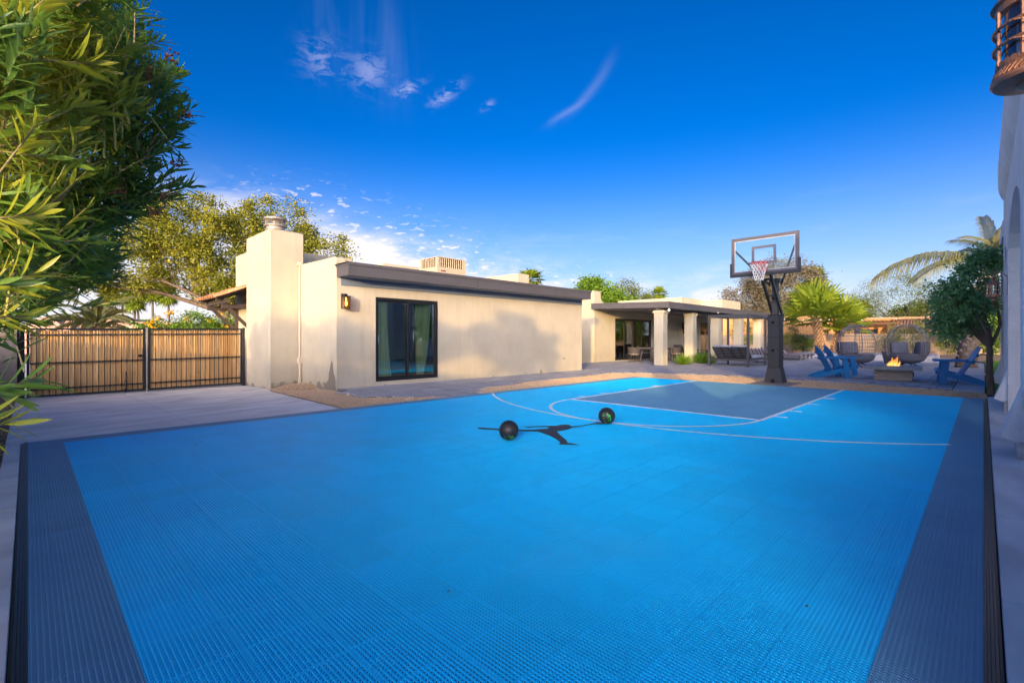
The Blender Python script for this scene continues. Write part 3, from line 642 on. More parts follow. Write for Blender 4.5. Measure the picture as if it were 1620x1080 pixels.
# ================================================================== MAIN HOUSE
def build_house():
    root = thing('adobe_house', 'long low cream stucco house with grey fascia, chimney and covered patio', 'house', (5.46, 11.58, 0))
    WX0, WX1, WY = 5.46, 15.76, 11.58
    DX0, DX1, DZ0, DZ1 = 6.54, 8.57, 0.11, 2.37
    # front wall with the sliding door opening cut out, 0.2 thick
    mb = MB()
    mb.box(WX0, DX0, WY, WY+.2, -0.2, 3.0); mb.box(DX1, WX1, WY, WY+.2, -0.2, 3.0)
    mb.box(DX0, DX1, WY, WY+.2, -0.2, DZ0); mb.box(DX0, DX1, WY, WY+.2, DZ1, 3.0)
    part('front_wall', mb, m_wall, root)
    # left flank wall with its parapet rising at the corner
    mb = MB(); poly = [(11.577, -0.2), (13.86, -0.2), (13.86, 3.36), (12.2, 3.33), (11.75, 3.33), (11.62, 3.31), (11.577, 3.24)]
    mb.prism(poly, WX0-.006, WX0+.22, 'X'); part('side_wall', mb, m_wall, root)
    mb = MB(); mb.box(WX1-.2, WX1+.004, WY+.2, 15.2, -0.2, 3.0); part('end_wall', mb, m_wall2, root)
    # roof slab
    mb = MB(); mb.box(5.70, 15.5, 11.62, 20.0, 2.98, 3.10); part('roof', mb, mat('grey_roofing', (0.30, 0.29, 0.28), 0.9, var=0.1), root)
    # fascia, drip edge and soffit of the front eave
    fx0, fx1, fy = 5.452, 15.50, 10.95
    mb = MB(); mb.box(fx0, fx1, fy, fy+.05, 2.80, 3.09); mb.box(fx0, fx0+.05, fy+.05, WY-.003, 2.80, 3.09); mb.box(fx1-.05, fx1, fy+.05, WY, 2.80, 3.09)
    fa = part('fascia', mb, m_fascia, root)
    mb = MB(); mb.box(fx0-.02, fx1+.02, fy-.022, fy-.002, 3.05, 3.125); mb.box(fx0-.02, fx0-.002, fy-.002, WY, 3.05, 3.125); mb.box(fx0-.02, fx1+.02, fy-.002, fy+.7, 3.093, 3.125); part('drip_edge', mb, m_fascia, root)
    for x in (9.6, 13.3):
        mb = MB(); mb.box(x, x+.006, fy-.003, fy-.0005, 2.80, 3.05); part('board_joint', mb, m_black, root)
    mb = MB(); mb.box(fx0+.052, fx1-.052, fy+.052, WY-.002, 2.80, 2.83); part('soffit', mb, m_soffit, root)
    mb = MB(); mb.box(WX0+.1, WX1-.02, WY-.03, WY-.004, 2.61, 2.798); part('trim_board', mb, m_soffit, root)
    # chimney
    mb = MB(); mb.cbox(4.62, 5.57, 13.86, 15.80, -0.35, 4.27, 0.035); ch = part('chimney', mb, m_wall, root, smooth=40)
    cx, cy = 5.02, 14.55
    mb = MB(); mb.lathe([(0.27, 4.26), (0.27, 4.31), (0.25, 4.33), (0.25, 4.36), (0.29, 4.37), (0.29, 4.385), (0.25, 4.40), (0.235, 4.47), (0.30, 4.48), (0.30, 4.50), (0.27, 4.52)], (cx, cy, 0), 32)
    part('flue_collar', mb, m_steel, ch, smooth=40)
    mb = MB()
    for k in range(48):
        a = 2*math.pi*k/48; mb.beam((cx+.265*math.cos(a), cy+.265*math.sin(a), 4.51), (cx+.265*math.cos(a), cy+.265*math.sin(a), 4.68), .007, .007)
    for z in (4.55, 4.60, 4.65): mb.tube([(cx+.265*math.cos(t*math.pi/12), cy+.265*math.sin(t*math.pi/12), z) for t in range(24)], .004, 4, closed=True)
    part('spark_screen', mb, m_steel, ch)
    mb = MB(); mb.lathe([(0.255, 4.50), (0.10, 4.50), (0.10, 4.70), (0.12, 4.70)], (cx, cy, 0), 20); part('flue_pipe', mb, m_steel, ch, smooth=40)
    mb = MB(); mb.lathe([(0.305, 4.665), (0.315, 4.67), (0.315, 4.70), (0.27, 4.735), (0.05, 4.76)], (cx, cy, 0), 32); part('flue_lid', mb, m_steel, ch, smooth=40)
    # vent pipe / downspout in the corner beside the chimney
    mb = MB(); mb.tube([(5.415, 13.80, -0.1), (5.415, 13.80, 3.35)], 0.028, 8); mb.box(5.37, 5.455, 13.75, 13.85, 0.55, 0.72); mb.box(5.36, 5.455, 13.74, 13.85, 3.33, 3.42)
    mb.tube([(5.38, 13.68, -0.1), (5.38, 13.68, 0.55)], 0.02, 8)
    part('downpipe', mb, mat('cream_painted_pipe', (0.66, 0.55, 0.42), 0.6), root)
    # rear body and the higher wall behind the chimney
    mb = MB(); mb.box(5.0, 8.0, 15.805, 18.2, -0.4, 4.06); part('rear_wall', mb, m_wall2, root)
    mb = MB(); mb.box(8.2, 15.5, 19.8, 20.0, -0.4, 3.0); part('back_wall', mb, m_wall2, root)
    # parapet blocks far back on the roof
    for a in ((9.94, 13.0, 16.98, 17.5, 3.0, 4.26), (16.0, 16.75, 15.4, 18.4, 3.0, 4.30)):
        mb = MB(); mb.box(*a); part('parapet_block', mb, m_wall2, root)
    # sliding door
    dr = MB(); fw = 0.065; y0, y1 = WY-.012, WY+.11
    for a in ((DX0, DX0+fw, DZ0, DZ1), (DX1-fw, DX1, DZ0, DZ1), (DX0+fw, DX1-fw, DZ1-fw, DZ1), (DX0+fw, DX1-fw, DZ0, DZ0+fw)): dr.box(a[0], a[1], y0, y1, a[2], a[3])
    door = part('sliding_door', dr, m_black, root)
    xm = (DX0+DX1)/2+.02
    for (a, b, yy) in ((DX0+fw, xm+.04, WY+.055), (xm-.04, DX1-fw, WY+.012)):
        mb = MB(); s = 0.048; z0, z1 = DZ0+fw+.001, DZ1-fw-.001
        mb.box(a, a+s, yy, yy+.035, z0, z1); mb.box(b-s, b, yy, yy+.035, z0, z1); mb.box(a+s, b-s, yy, yy+.035, z1-s, z1); mb.box(a+s, b-s, yy, yy+.035, z0, z0+s)
        part('sash', mb, m_black, door)
        mb = MB(); mb.box(a+s, b-s, yy+.014, yy+.020, z0+s, z1-s); part('pane', mb, m_glass, door)
    mb = MB(); mb.box(DX0+fw+.012, DX0+fw+.034, WY+.01, WY+.054, 1.12, 1.34); part('handle', mb, mat('white_latch', (.7, .7, .7), .4), door)
    # room behind the glass
    mb = MB(); b = (5.75, DX1+1.6, WY+.22, WY+4.2, 0.06, 2.7)
    x0, x1, yy0, yy1, z0, z1 = b
    mb.add([(x0, yy0, z0), (x1, yy0, z0), (x1, yy1, z0), (x0, yy1, z0), (x0, yy0, z1), (x1, yy0, z1), (x1, yy1, z1), (x0, yy1, z1)], [(0, 1, 2, 3), (4, 7, 6, 5), (2, 6, 7, 3), (0, 3, 7, 4), (1, 5, 6, 2)])
    part('room', mb, m_dark_room, root, fix=False)
    # hose bib near the far end
    mb = MB(); mb.tube([(14.55, WY, .50), (14.55, WY-.05, .50), (14.56, WY-.07, .46)], .012, 6); mb.lathe([(0.03, 0), (0.03, .008)], (14.55, WY-.05, .525), 8); part('hose_tap', mb, mat('old_brass', (.16, .12, .07), .5, metal=.6), root)

    # --- tiled canopy over the side door behind the chimney
    def zs(x): return 2.48+(x-3.88)*0.40
    for yb in (16.35, 17.95):
        mb = MB(); mb.box(4.10, 4.998, yb-.06, yb+.06, 2.18, 2.32); part('bracket_beam', mb, m_wood_dark, root)
        mb = MB(); mb.beam((4.28, yb, 2.18), (4.93, yb, 1.52), .09, .09, (0, 1, 0)); part('bracket_brace', mb, m_wood_dark, root)
        mb = MB(); mb.box(4.90, 4.998, yb-.05, yb+.05, 1.3, 2.18); part('bracket_post', mb, m_wood_dark, root)
        mb = MB(); mb.beam((3.95, yb, zs(3.95)-.08), (4.99, yb, zs(4.99)-.08), .07, .10); part('rafter', mb, m_wood_dark, root)
    mb = MB(); mb.box(4.12, 4.24, 16.1, 18.2, 2.325, 2.44); part('cross_beam', mb, m_wood_dark, root)
    mb = MB(); mb.prism([(3.90, zs(3.90)-.03), (4.995, zs(4.995)-.03), (4.995, zs(4.995)), (3.90, zs(3.90))], 16.05, 18.25, 'Y'); part('roof_deck', mb, m_wood_dark, root)
    tm = MB()
    n = 7; Lt = 0.46
    for e, (xx, rr) in enumerate(((0, 0.105), (Lt, 0.088))):
        for rad in (rr, rr-.014):
            for k in range(n+1):
                a = math.pi*k/n; tm.v.append((xx, rad*math.cos(a), rad*math.sin(a)*.8))
    q = n+1
    for k in range(n):
        tm.f.append((k, k+1, 2*q+k+1, 2*q+k)); tm.f.append((q+k, 3*q+k, 3*q+k+1, q+k+1)); tm.f.append((k, q+k, q+k+1, k+1)); tm.f.append((2*q+k, 2*q+k+1, 3*q+k+1, 3*q+k))
    tme = tm.mesh('roof_tile', m_clay, 60)
    sl = math.atan(0.40)
    for col in range(9):
        for row in range(3):
            o = link('roof_tile', tme, root, None); o.location = Vector((3.82+row*.38, 16.1+col*.255, zs(3.82+row*.38)+.012+row*.006))-root.location
            o.rotation_euler = (rnd.uniform(-.03, .03), -sl+rnd.uniform(-.02, .02), rnd.uniform(-.02, .02))
            if col < 8:
                o = link('roof_tile', tme, root, None); o.location = Vector((3.84+row*.38, 16.2275+col*.255, zs(3.84+row*.38)+.085))-root.location
                o.rotation_euler = (math.pi+rnd.uniform(-.03, .03), -sl, 0)

    # --- patio wing
    mb = MB(); mb.prism([(14.9, -.1), (24, -.1), (24, 3.30), (16.8, 3.30), (16.6, 3.84), (14.9, 3.84)], 21.4, 21.72, 'X'); part('wing_end_wall', mb, m_wall2, root)
    X = 21.72
    mb = MB(); y0, y1 = 14.9, 15.1
    def seg(a, b, z0, z1): mb.box(a, b, y0, y1, z0, z1)
    seg(X, 23.44, -.1, 3.12); seg(23.44, 27.65, 2.42, 3.12); seg(23.44, 27.65, -.1, 0.03); seg(27.65, 34.95, -.1, 3.12); seg(34.95, 37.2, 2.46, 3.12); seg(37.2, 39.2, -.1, 3.12)
    part('patio_wall', mb, m_wall2, root)
    mb = MB(); mb.prism([(21.72, 3.12), (39.2, 3.12), (39.2, 3.22), (22.3, 3.22), (22.12, 3.30), (22.02, 3.45), (22.0, 3.84), (21.72, 3.84)], 14.9, 15.1, 'Y'); part('parapet', mb, m_wall2, root)
    mb = MB(); mb.box(39.0, 39.2, 15.1, 24, -.1, 3.2); mb.box(21.72, 39.0, 15.11, 24, 3.0, 3.1); part('rear_body', mb, m_wall2, root)
    mb = MB(); mb.box(32.7, 36.0, 15.3, 20.5, 3.1, 4.22); part('upper_block', mb, m_wall2, root)
    mb = MB(); mb.box(36.2, 39.9, 13.8, 16.2, 3.06, 4.18); part('upper_block', mb, m_wall2, root)
    for (a, b, z1, n) in ((23.44, 27.65, 2.42, 4), (34.95, 37.2, 2.46, 2)):
        fr = MB(); w = 0.07
        fr.box(a, a+w, 14.93, 15.04, .03, z1); fr.box(b-w, b, 14.93, 15.04, .03, z1); fr.box(a+w, b-w, 14.93, 15.04, z1-w, z1); fr.box(a+w, b-w, 14.93, 15.04, .03, .10)
        d = part('patio_door', fr, m_black, root)
        for k in range(n):
            xa = a+w+(b-a-2*w)*k/n; xb = a+w+(b-a-2*w)*(k+1)/n
            mb = MB(); s = .055; yy = 14.96+(k % 2)*.03
            mb.box(xa, xa+s, yy, yy+.028, .1, z1-w); mb.box(xb-s, xb, yy, yy+.028, .1, z1-w); mb.box(xa+s, xb-s, yy, yy+.028, z1-w-s, z1-w); mb.box(xa+s, xb-s, yy, yy+.028, .1, .1+s)
            part('sash', mb, m_black, d)
            mb = MB(); mb.box(xa+s, xb-s, yy+.01, yy+.016, .1+s, z1-w-s); part('pane', mb, m_glass, d)
    mb = MB(); x0, x1, yy0, yy1, z0, z1 = 22.5, 38.8, 15.12, 19.5, 0.0, 2.7
    mb.add([(x0, yy0, z0), (x1, yy0, z0), (x1, yy1, z0), (x0, yy1, z0), (x0, yy0, z1), (x1, yy0, z1), (x1, yy1, z1), (x0, yy1, z1)], [(0, 1, 2, 3), (4, 7, 6, 5), (2, 6, 7, 3), (0, 3, 7, 4), (1, 5, 6, 2)])
    part('room', mb, m_dark_room, root, fix=False)
    # patio roof
    RX0, RX1, RY0, RY1 = 21.1, 37.6, 10.5, 14.895
    def zr(y): return 2.72+(y-10.5)*0.03
    mb = MB(); mb.prism([(RY0+.05, zr(RY0)), (RY1, zr(RY1)), (RY1, zr(RY1)+.22), (RY0+.05, zr(RY0)+.22)], RX0+.05, RX1-.05, 'X'); part('patio_roof', mb, mat('warm_grey_soffit', (0.24, 0.22, 0.21), 0.75), root)
    mb = MB(); mb.prism([(RY0+.05, zr(RY0)), (RY1, zr(RY1)), (RY1, zr(RY1)+.27), (RY0+.05, zr(RY0)+.27)], RX0, RX0+.045, 'X'); mb.box(RX0, RX1, RY0, RY0+.045, zr(RY0)-.01, zr(RY0)+.27)
    mb.prism([(RY0+.05, zr(RY0)), (RY1, zr(RY1)), (RY1, zr(RY1)+.27), (RY0+.05, zr(RY0)+.27)], RX1-.045, RX1, 'X'); part('patio_fascia', mb, m_fascia, root)
    mb = MB(); mb.box(RX0-.02, RX1+.02, RY0-.02, RY0-.002, 2.94, 3.01); mb.prism([(RY0, 2.94), (RY1, 3.07), (RY1, 3.14), (RY0, 3.01)], RX0-.02, RX0-.002, 'X'); part('patio_drip_edge', mb, m_fascia, root)
    mb = MB(); mb.box(RX0+.15, RX1-.1, 11.04, 11.26, 2.62, 2.73); part('patio_beam', mb, m_fascia, root)
    for x in (21.30, 24.6, 28.0, 31.6, 35.3):
        mb = MB(); mb.cbox(x, x+.47, 10.89, 11.37, -.1, 2.50, .02); c = part('column', mb, m_wall2, root, smooth=40)
        mb = MB(); mb.cbox(x-.045, x+.515, 10.845, 11.415, 2.50, 2.618, .02); part('capital', mb, m_wall2, c)
    mb = MB(); mb.lathe([(0.09, 0), (0.09, -.012), (0.07, -.014)], (22.6, 12.3, zr(12.3)-.001), 16); part('ceiling_light', mb, mat('lamp_trim_white', (.8, .8, .78), .4), root)
build_house()

# curtains behind the sliding door
m_curtain = mat('sage_curtain', (0.90, 0.92, 0.50), 0.9, var=0.04, translucent=0.3)
def curtain(x0, x1, label, lean):
    n = 60; V = []
    for i in range(n+1):
        t = i/n
        for j, z in enumerate((0.16, 0.8, 1.5, 2.15, 2.27)):
            k = 1-(z-.16)/2.11
            x = x0+(x1-x0)*t + lean*k*k*(t-0.2)
            y = 11.58+.24+0.045*math.sin(t*math.pi*2*7+.5*math.sin(k*3))*(0.45+.55*k)+.015*math.sin(t*31)
            V.append((x, y, z))
    F = [(i*5+j, (i+1)*5+j, (i+1)*5+j+1, i*5+j+1) for i in range(n) for j in range(4)]
    mb = MB(); mb.add(V, F); o = link('curtain', mb.mesh('curtain', m_curtain, True, False)); tag(o, label, 'curtain', 'sage curtains behind the sliding door')
curtain(6.60, 7.02, 'pale green gathered curtain behind the left pane of the sliding door', 0.16)
curtain(7.95, 8.48, 'wide pale green curtain behind the right pane of the sliding door', -0.35)

# wall lantern beside the sliding door
def build_sconce():
    t = thing('wall_lantern', 'black box lantern with a glowing bulb on the cream wall left of the sliding door', 'wall lamp', (5.60, 11.58, 2.15))
    x0, x1, y0, y1 = 5.545, 5.70, 11.33, 11.485
    mb = MB(); mb.cbox(5.56, 5.66, 11.555, 11.578, 2.02, 2.40, .006); mb.box(5.585, 5.655, 11.40, 11.556, 2.34, 2.385); part('back_plate', mb, m_black, t)
    mb = MB(); mb.box(x0, x1, y0, y1, 2.30, 2.325); mb.box(x0, x1, y0, y1, 2.0, 2.012)
    for a, b in ((x0, y0), (x1-.012, y0), (x0, y1-.012), (x1-.012, y1-.012)): mb.box(a, a+.012, b, b+.012, 2.012, 2.30)
    mb.box(5.60, 5.645, 11.40, 11.445, 2.322, 2.36); part('cage', mb, m_black, t)
    mb = MB(); g = .005
    for a in ((x0+g, x1-g, y0+g, y0+g+.002), (x0+g, x1-g, y1-g-.002, y1-g), (x0+g, x0+g+.002, y0+g+.003, y1-g-.003), (x1-g-.002, x1-g, y0+g+.003, y1-g-.003)): mb.box(*a, 2.014, 2.298)
    part('glass', mb, mat_glass('amber_glass', (1.0, 0.85, 0.55), .8), t)
    mb = MB(); mb.lathe([(0.012, 2.29), (0.013, 2.23), (0.026, 2.17), (0.03, 2.12), (0.02, 2.085), (0.004, 2.075)], (5.6225, 11.4075, 0), 12); part('bulb', mb, mat_emit('filament_glow', (1.0, 0.50, 0.12), 5.0), t, smooth=True)
build_sconce()

# package air conditioner on the roof
def build_ac():
    t = thing('rooftop_air_conditioner', 'beige rooftop air conditioner with louvred upper panels above the grey fascia', 'air conditioner', (11, 14.7, 3.1))
    X0, X1, Y0, Y1 = 10.36, 11.68, 14.0, 15.1; Z0, Zm, Z1 = 3.12, 3.86, 4.22
    mc = mat('beige_enamel', (0.50, 0.42, 0.30), 0.5, var=0.05)
    mb = MB(); mb.box(X0, X1, Y0, Y1, Z0, Zm); mb.box(X0-.01, X1+.01, Y0-.01, Y1+.01, Z1-.02, Z1+.005)
    for a, b in ((X0, Y0), (X1-.09, Y0), (X0, Y1-.09), (X1-.09, Y1-.09)): mb.box(a, a+.09, b, b+.09, Zm, Z1-.02)
    part('cabinet', mb, mc, t)
    mb = MB(); mb.box(X0+.08, X1-.08, Y0+.08, Y1-.08, Zm, Z1-.02); part('coil', mb, mat('copper_coil_fins', (0.07, 0.06, 0.05), .6, color2=(.13, .09, .05), vscale=30), t)
    sm = MB(); sm.box(-.012, .012, -.03, 0, 0, Z1-.02-Zm); sme = sm.mesh('louvre', mc)
    for k in range(12):
        o = link('louvre', sme, t); o.location = Vector((X0+.14+k*(X1-X0-.28)/11, Y0+.035, Zm))-t.location
    for k in range(9):
        o = link('louvre', sme, t); o.rotation_euler = (0, 0, -math.pi/2); o.location = Vector((X0+.035, Y0+.14+k*(Y1-Y0-.28)/8, Zm))-t.location
    mb = MB(); mb.box(X0+.16, X0+.38, Y0-.004, Y0-.001, Zm-.16, Zm-.11); part('badge', mb, mat('dark_red_badge', (.16, .03, .03), .4), t)
build_ac()

# ================================================================== GATE
m_cedar = mat_wood('cedar_board', (0.88, 0.56, 0.25), (0.66, 0.36, 0.12), scale=0.9, obj_var=0.28)
def build_gate():
    Y = 15.83
    def zb(x): return -0.155+(x/4.6)*0.03
    def zt(x): return 1.50+(x/4.6)*0.065
    for (xa, xb, lab) in ((-0.02, 2.19, 'left leaf of the black iron driveway gate backed with cedar boards'), (2.25, 4.52, 'right leaf of the black iron driveway gate, next to the chimney')):
        t = thing('driveway_gate', lab, 'gate', (xa, Y, -.15), group='black iron gate leaves across the driveway')
        mb = MB()
        for x in (xa, xb-.05): mb.prism([(x, zb(x)+.03), (x+.05, zb(x)+.03), (x+.05, zt(x)), (x, zt(x))], Y-.025, Y+.025, 'Y')
        mb.beam((xa+.051, Y, zt(xa)-.022), (xb-.051, Y, zt(xb)-.022), .05, .045); mb.beam((xa+.051, Y, zb(xa)+.055), (xb-.051, Y, zb(xb)+.055), .05, .045)
        part('frame', mb, m_black, t)
        for f in (0.905, 0.5, 0.13):
            mb = MB(); z0 = zb(xa)+(zt(xa)-zb(xa))*f; z1 = zb(xb)+(zt(xb)-zb(xb))*f
            mb.beam((xa+.052, Y-.004, z0), (xb-.052, Y-.004, z1), .034, .036); part('rail', mb, m_black, t)
        n = 18; xs = [xa+.05+(xb-xa-.10)*(k+1)/(n+1) for k in range(n)]
        for x in xs:
            mb = MB(); mb.box(x-.009, x+.009, Y-.019, Y+.001, zb(x)+.078, zt(x)-.046); part('picket', mb, m_black, t)
        edges = [xa+.055]+xs+[xb-.055]
        for k in range(n+1):
            a, b = edges[k]+.002, edges[k+1]-.002
            mb = MB(); j = rnd.uniform(-.004, .004); top = zt(a)-.05+rnd.uniform(-.012, .006)
            mb.box(0, b-a, 0, .018, 0, top-(zb(a)+.08))
            o = link('board', mb.mesh('board', m_cedar), t); o.location = Vector((a, Y+.030+j+(k % 2)*.004, zb(a)+.08))-t.location
        # screws on the rails
        mb = MB()
        for f in (0.905, 0.5, 0.13):
            for k in range(n+1):
                x = (edges[k]+edges[k+1])/2; z = zb(x)+(zt(x)-zb(x))*f; mb.box(x-.006, x+.006, Y-.026, Y-.0215, z-.006, z+.006)
        part('screws', mb, m_steel, t, stuff=True)
        if xa < 1:
            mb = MB(); mb.tube([(1.78, Y-.06, 0.40), (1.78, Y-.06, -0.15)], .012, 6); mb.tube([(1.78, Y-.06, .40), (1.78, Y-.10, .40)], .01, 6); mb.box(1.75, 1.81, Y-.075, Y-.045, -.09, -.03); part('drop_rod', mb, m_black, t)
            mb = MB(); mb.box(2.02, 2.12, Y-.05, Y-.02, .78, .84); mb.tube([(2.04, Y-.06, .81), (2.16, Y-.06, .81)], .008, 6); part('latch', mb, m_black, t)
    for x, lab in ((-0.115, 'black square gate post at the far left end of the driveway gate'), (4.56, 'slim black gate post against the chimney')):
        mb = MB(); w = .13 if x < 0 else .04; mb.cbox(x-w/2-.02, x+w/2, Y-.05, Y+.05, -.3, zt(x)+.02, .005); o = link('gate_post', mb.mesh('gate_post', m_black)); tag(o, lab, 'gate post')
    # little hinge keeper beside the gate on the chimney
    mb = MB(); mb.box(4.595, 4.617, Y-.12, Y-.06, 1.30, 1.60); 
    # middle stile post
    mb = MB(); mb.box(2.205, 2.235, Y-.02, Y+.02, -.16, 1.56); o = link('gate_stop', mb.mesh('gate_stop', m_steel)); tag(o, 'thin steel stop post between the two gate leaves', 'gate post')
build_gate()

# block wall left of the gate and along the left boundary
m_block = mat('grey_block', (0.27, 0.23, 0.20), 0.95, var=0.15, vscale=2, bump=0.5, bscale=40, bdist=0.01, obj_var=0.06, spec=0.15)
m_mortar = mat('mortar', (0.19, 0.165, 0.14), 0.95)
def block_wall(name, label, x0, y0, x1, y1, z0, z1, th=0.16, bl=0.41, bh=0.205, pieces=True, stuff=False, mcol=None):
    t = thing(name, label, 'wall', (x0, y0, z0))
    L = math.hypot(x1-x0, y1-y0); ang = math.atan2(y1-y0, x1-x0); M = Matrix.Translation((x0, y0, 0)) @ Matrix.Rotation(ang, 4, 'Z')
    mb = MB(); mb.box(0, L, -th/2+.006, th/2-.006, z0, z1-.004, M); part('core', mb, m_mortar, t)
    mm = mcol or m_block
    if stuff:
        mb = MB(); row = 0; z = z0
        while z < z1-.02:
            x = -bl/2 if row % 2 else 0
            h = min(bh, z1-z)
            while x < L:
                a, b = max(0, x)+.005, min(L, x+bl)-.005
                if b > a+.02: mb.box(a, b, -th/2-rnd.uniform(0, .004), th/2, z+.004, z+h-.004, M)
                x += bl
            z += bh; row += 1
        part('blocks', mb, mm, t, stuff=True); return t
    row = 0; z = z0
    while z < z1-.02:
        x = -bl/2 if row % 2 else 0; h = min(bh, z1-z)
        while x < L:
            a, b = max(0, x)+.005, min(L, x+bl)-.005
            if b > a+.02:
                mb = MB(); mb.box(a, b, -th/2-rnd.uniform(0, .004), th/2, z+.004, z+h-.004, M); part('block', mb, mm, t)
            x += bl
        z += bh; row += 1
    return t
block_wall('block_wall', 'grey block wall meeting the left gate post behind the oleander', -0.17, 15.70, -2.97, 15.70, -.35, 1.5)
block_wall('boundary_wall', 'long grey block boundary wall behind the oleander hedge', -2.97, 15.6, -2.97, -26, -.35, 1.62, stuff=True)

# ================================================================== RIGHT ARCADE HOUSE
def build_arcade():
    t = thing('arcade_house', 'white stucco arcade house at the right edge with arches and flared buttresses', 'house', (9.5, -0.3, 0))
    Yf, Yb = -0.30, -0.78
    # openings between piers (x0, x1), spring height, apex height
    ops = [(2.55, 7.25, 2.75, 3.35), (7.98, 11.85, 2.80, 3.32), (12.50, 14.05, 2.70, 3.05)]
    for a, b in ((1.6, 2.55), (7.25, 7.98), (11.85, 12.50), (14.05, 14.45)):
        mb = MB(); mb.box(a, b, Yb, Yf, -.1, 4.25); part('pier', mb, m_white, t)
    for (a, b, sp, ap) in ops:
        mb = MB(); n = 14; pts = []
        for k in range(n+1):
            u = k/n; x = a+(b-a)*u; z = sp+(ap-sp)*math.sin(math.pi*u)**0.6
            pts.append((x, z))
        poly = [(a, 4.25)] + pts + [(b, 4.25)]
        # strip wall above the arch built as quads
        for k in range(n):
            (x0, z0), (x1, z1) = pts[k], pts[k+1]
            mb.add([(x0, Yf, z0), (x1, Yf, z1), (x1, Yf, 4.25), (x0, Yf, 4.25), (x0, Yb, z0), (x1, Yb, z1), (x1, Yb, 4.25), (x0, Yb, 4.25)],
                   [(0, 1, 2, 3), (4, 7, 6, 5), (0, 4, 5, 1), (2, 6, 7, 3)])
        part('arch', mb, m_white, t)
    # rounded parapet cornice
    mb = MB(); prof = [(-0.305, 3.98), (-0.26, 4.02), (-0.225, 4.12), (-0.205, 4.22), (-0.2, 4.6), (-0.25, 4.68), (-0.85, 4.68), (-0.85, 4.2), (-0.80, 3.98)]
    mb.prism(prof, 1.55, 13.6, 'X'); part('cornice', mb, m_white, t, smooth=30)
    # free standing end pier of the colonnade
    mb = MB(); mb.cbox(16.6, 17.05, -0.75, -0.30, -.1, 3.4, .02); mb.cbox(14.4, 17.1, -0.80, -0.28, 3.4, 3.75, .02); part('end_pier', mb, m_white, t)
    mb = MB(); mb.box(2.56, 7.24, -.62, -.40, -.1, .88); part('added_shade_wall', mb, m_white, t)  # unseen wall added in the near bay to shade the court
    # flared buttresses on the court side of each pier
    for x, z1 in ((7.40, .74), (11.95, .72), (16.7, .70), (1.75, .74)):
        mb = MB(); p = [(-0.301, z1), (-0.135, 0.20), (-0.301, 0.125)]
        mb.prism(p, x, x+.42, 'X'); part('buttress', mb, m_white, t)
    # chipped footing blocks under the piers
    for x in (7.32, 7.75, 11.9, 12.3, 16.65, 1.9):
        mb = MB(); mb.cbox(x, x+.20, -0.42, -0.255+rnd.uniform(-.01, .01), -.05, 0.16+rnd.uniform(-.02, .02), .02); part('footing', mb, mat('chipped_white_block', (0.62, 0.61, 0.60), .95, color2=(0.30, 0.27, 0.25), vscale=9, bump=.6, bscale=14), t, smooth=False)
    # body of the house behind the bays, extended unseen to block sun
    mb = MB(); mb.box(4.3, 17.2, -12, -2.6, -.1, 4.2); mb.box(7.4, 14.4, -2.6, -0.79, 3.6, 4.2); part('rear_body', mb, m_white, t)
build_arcade()

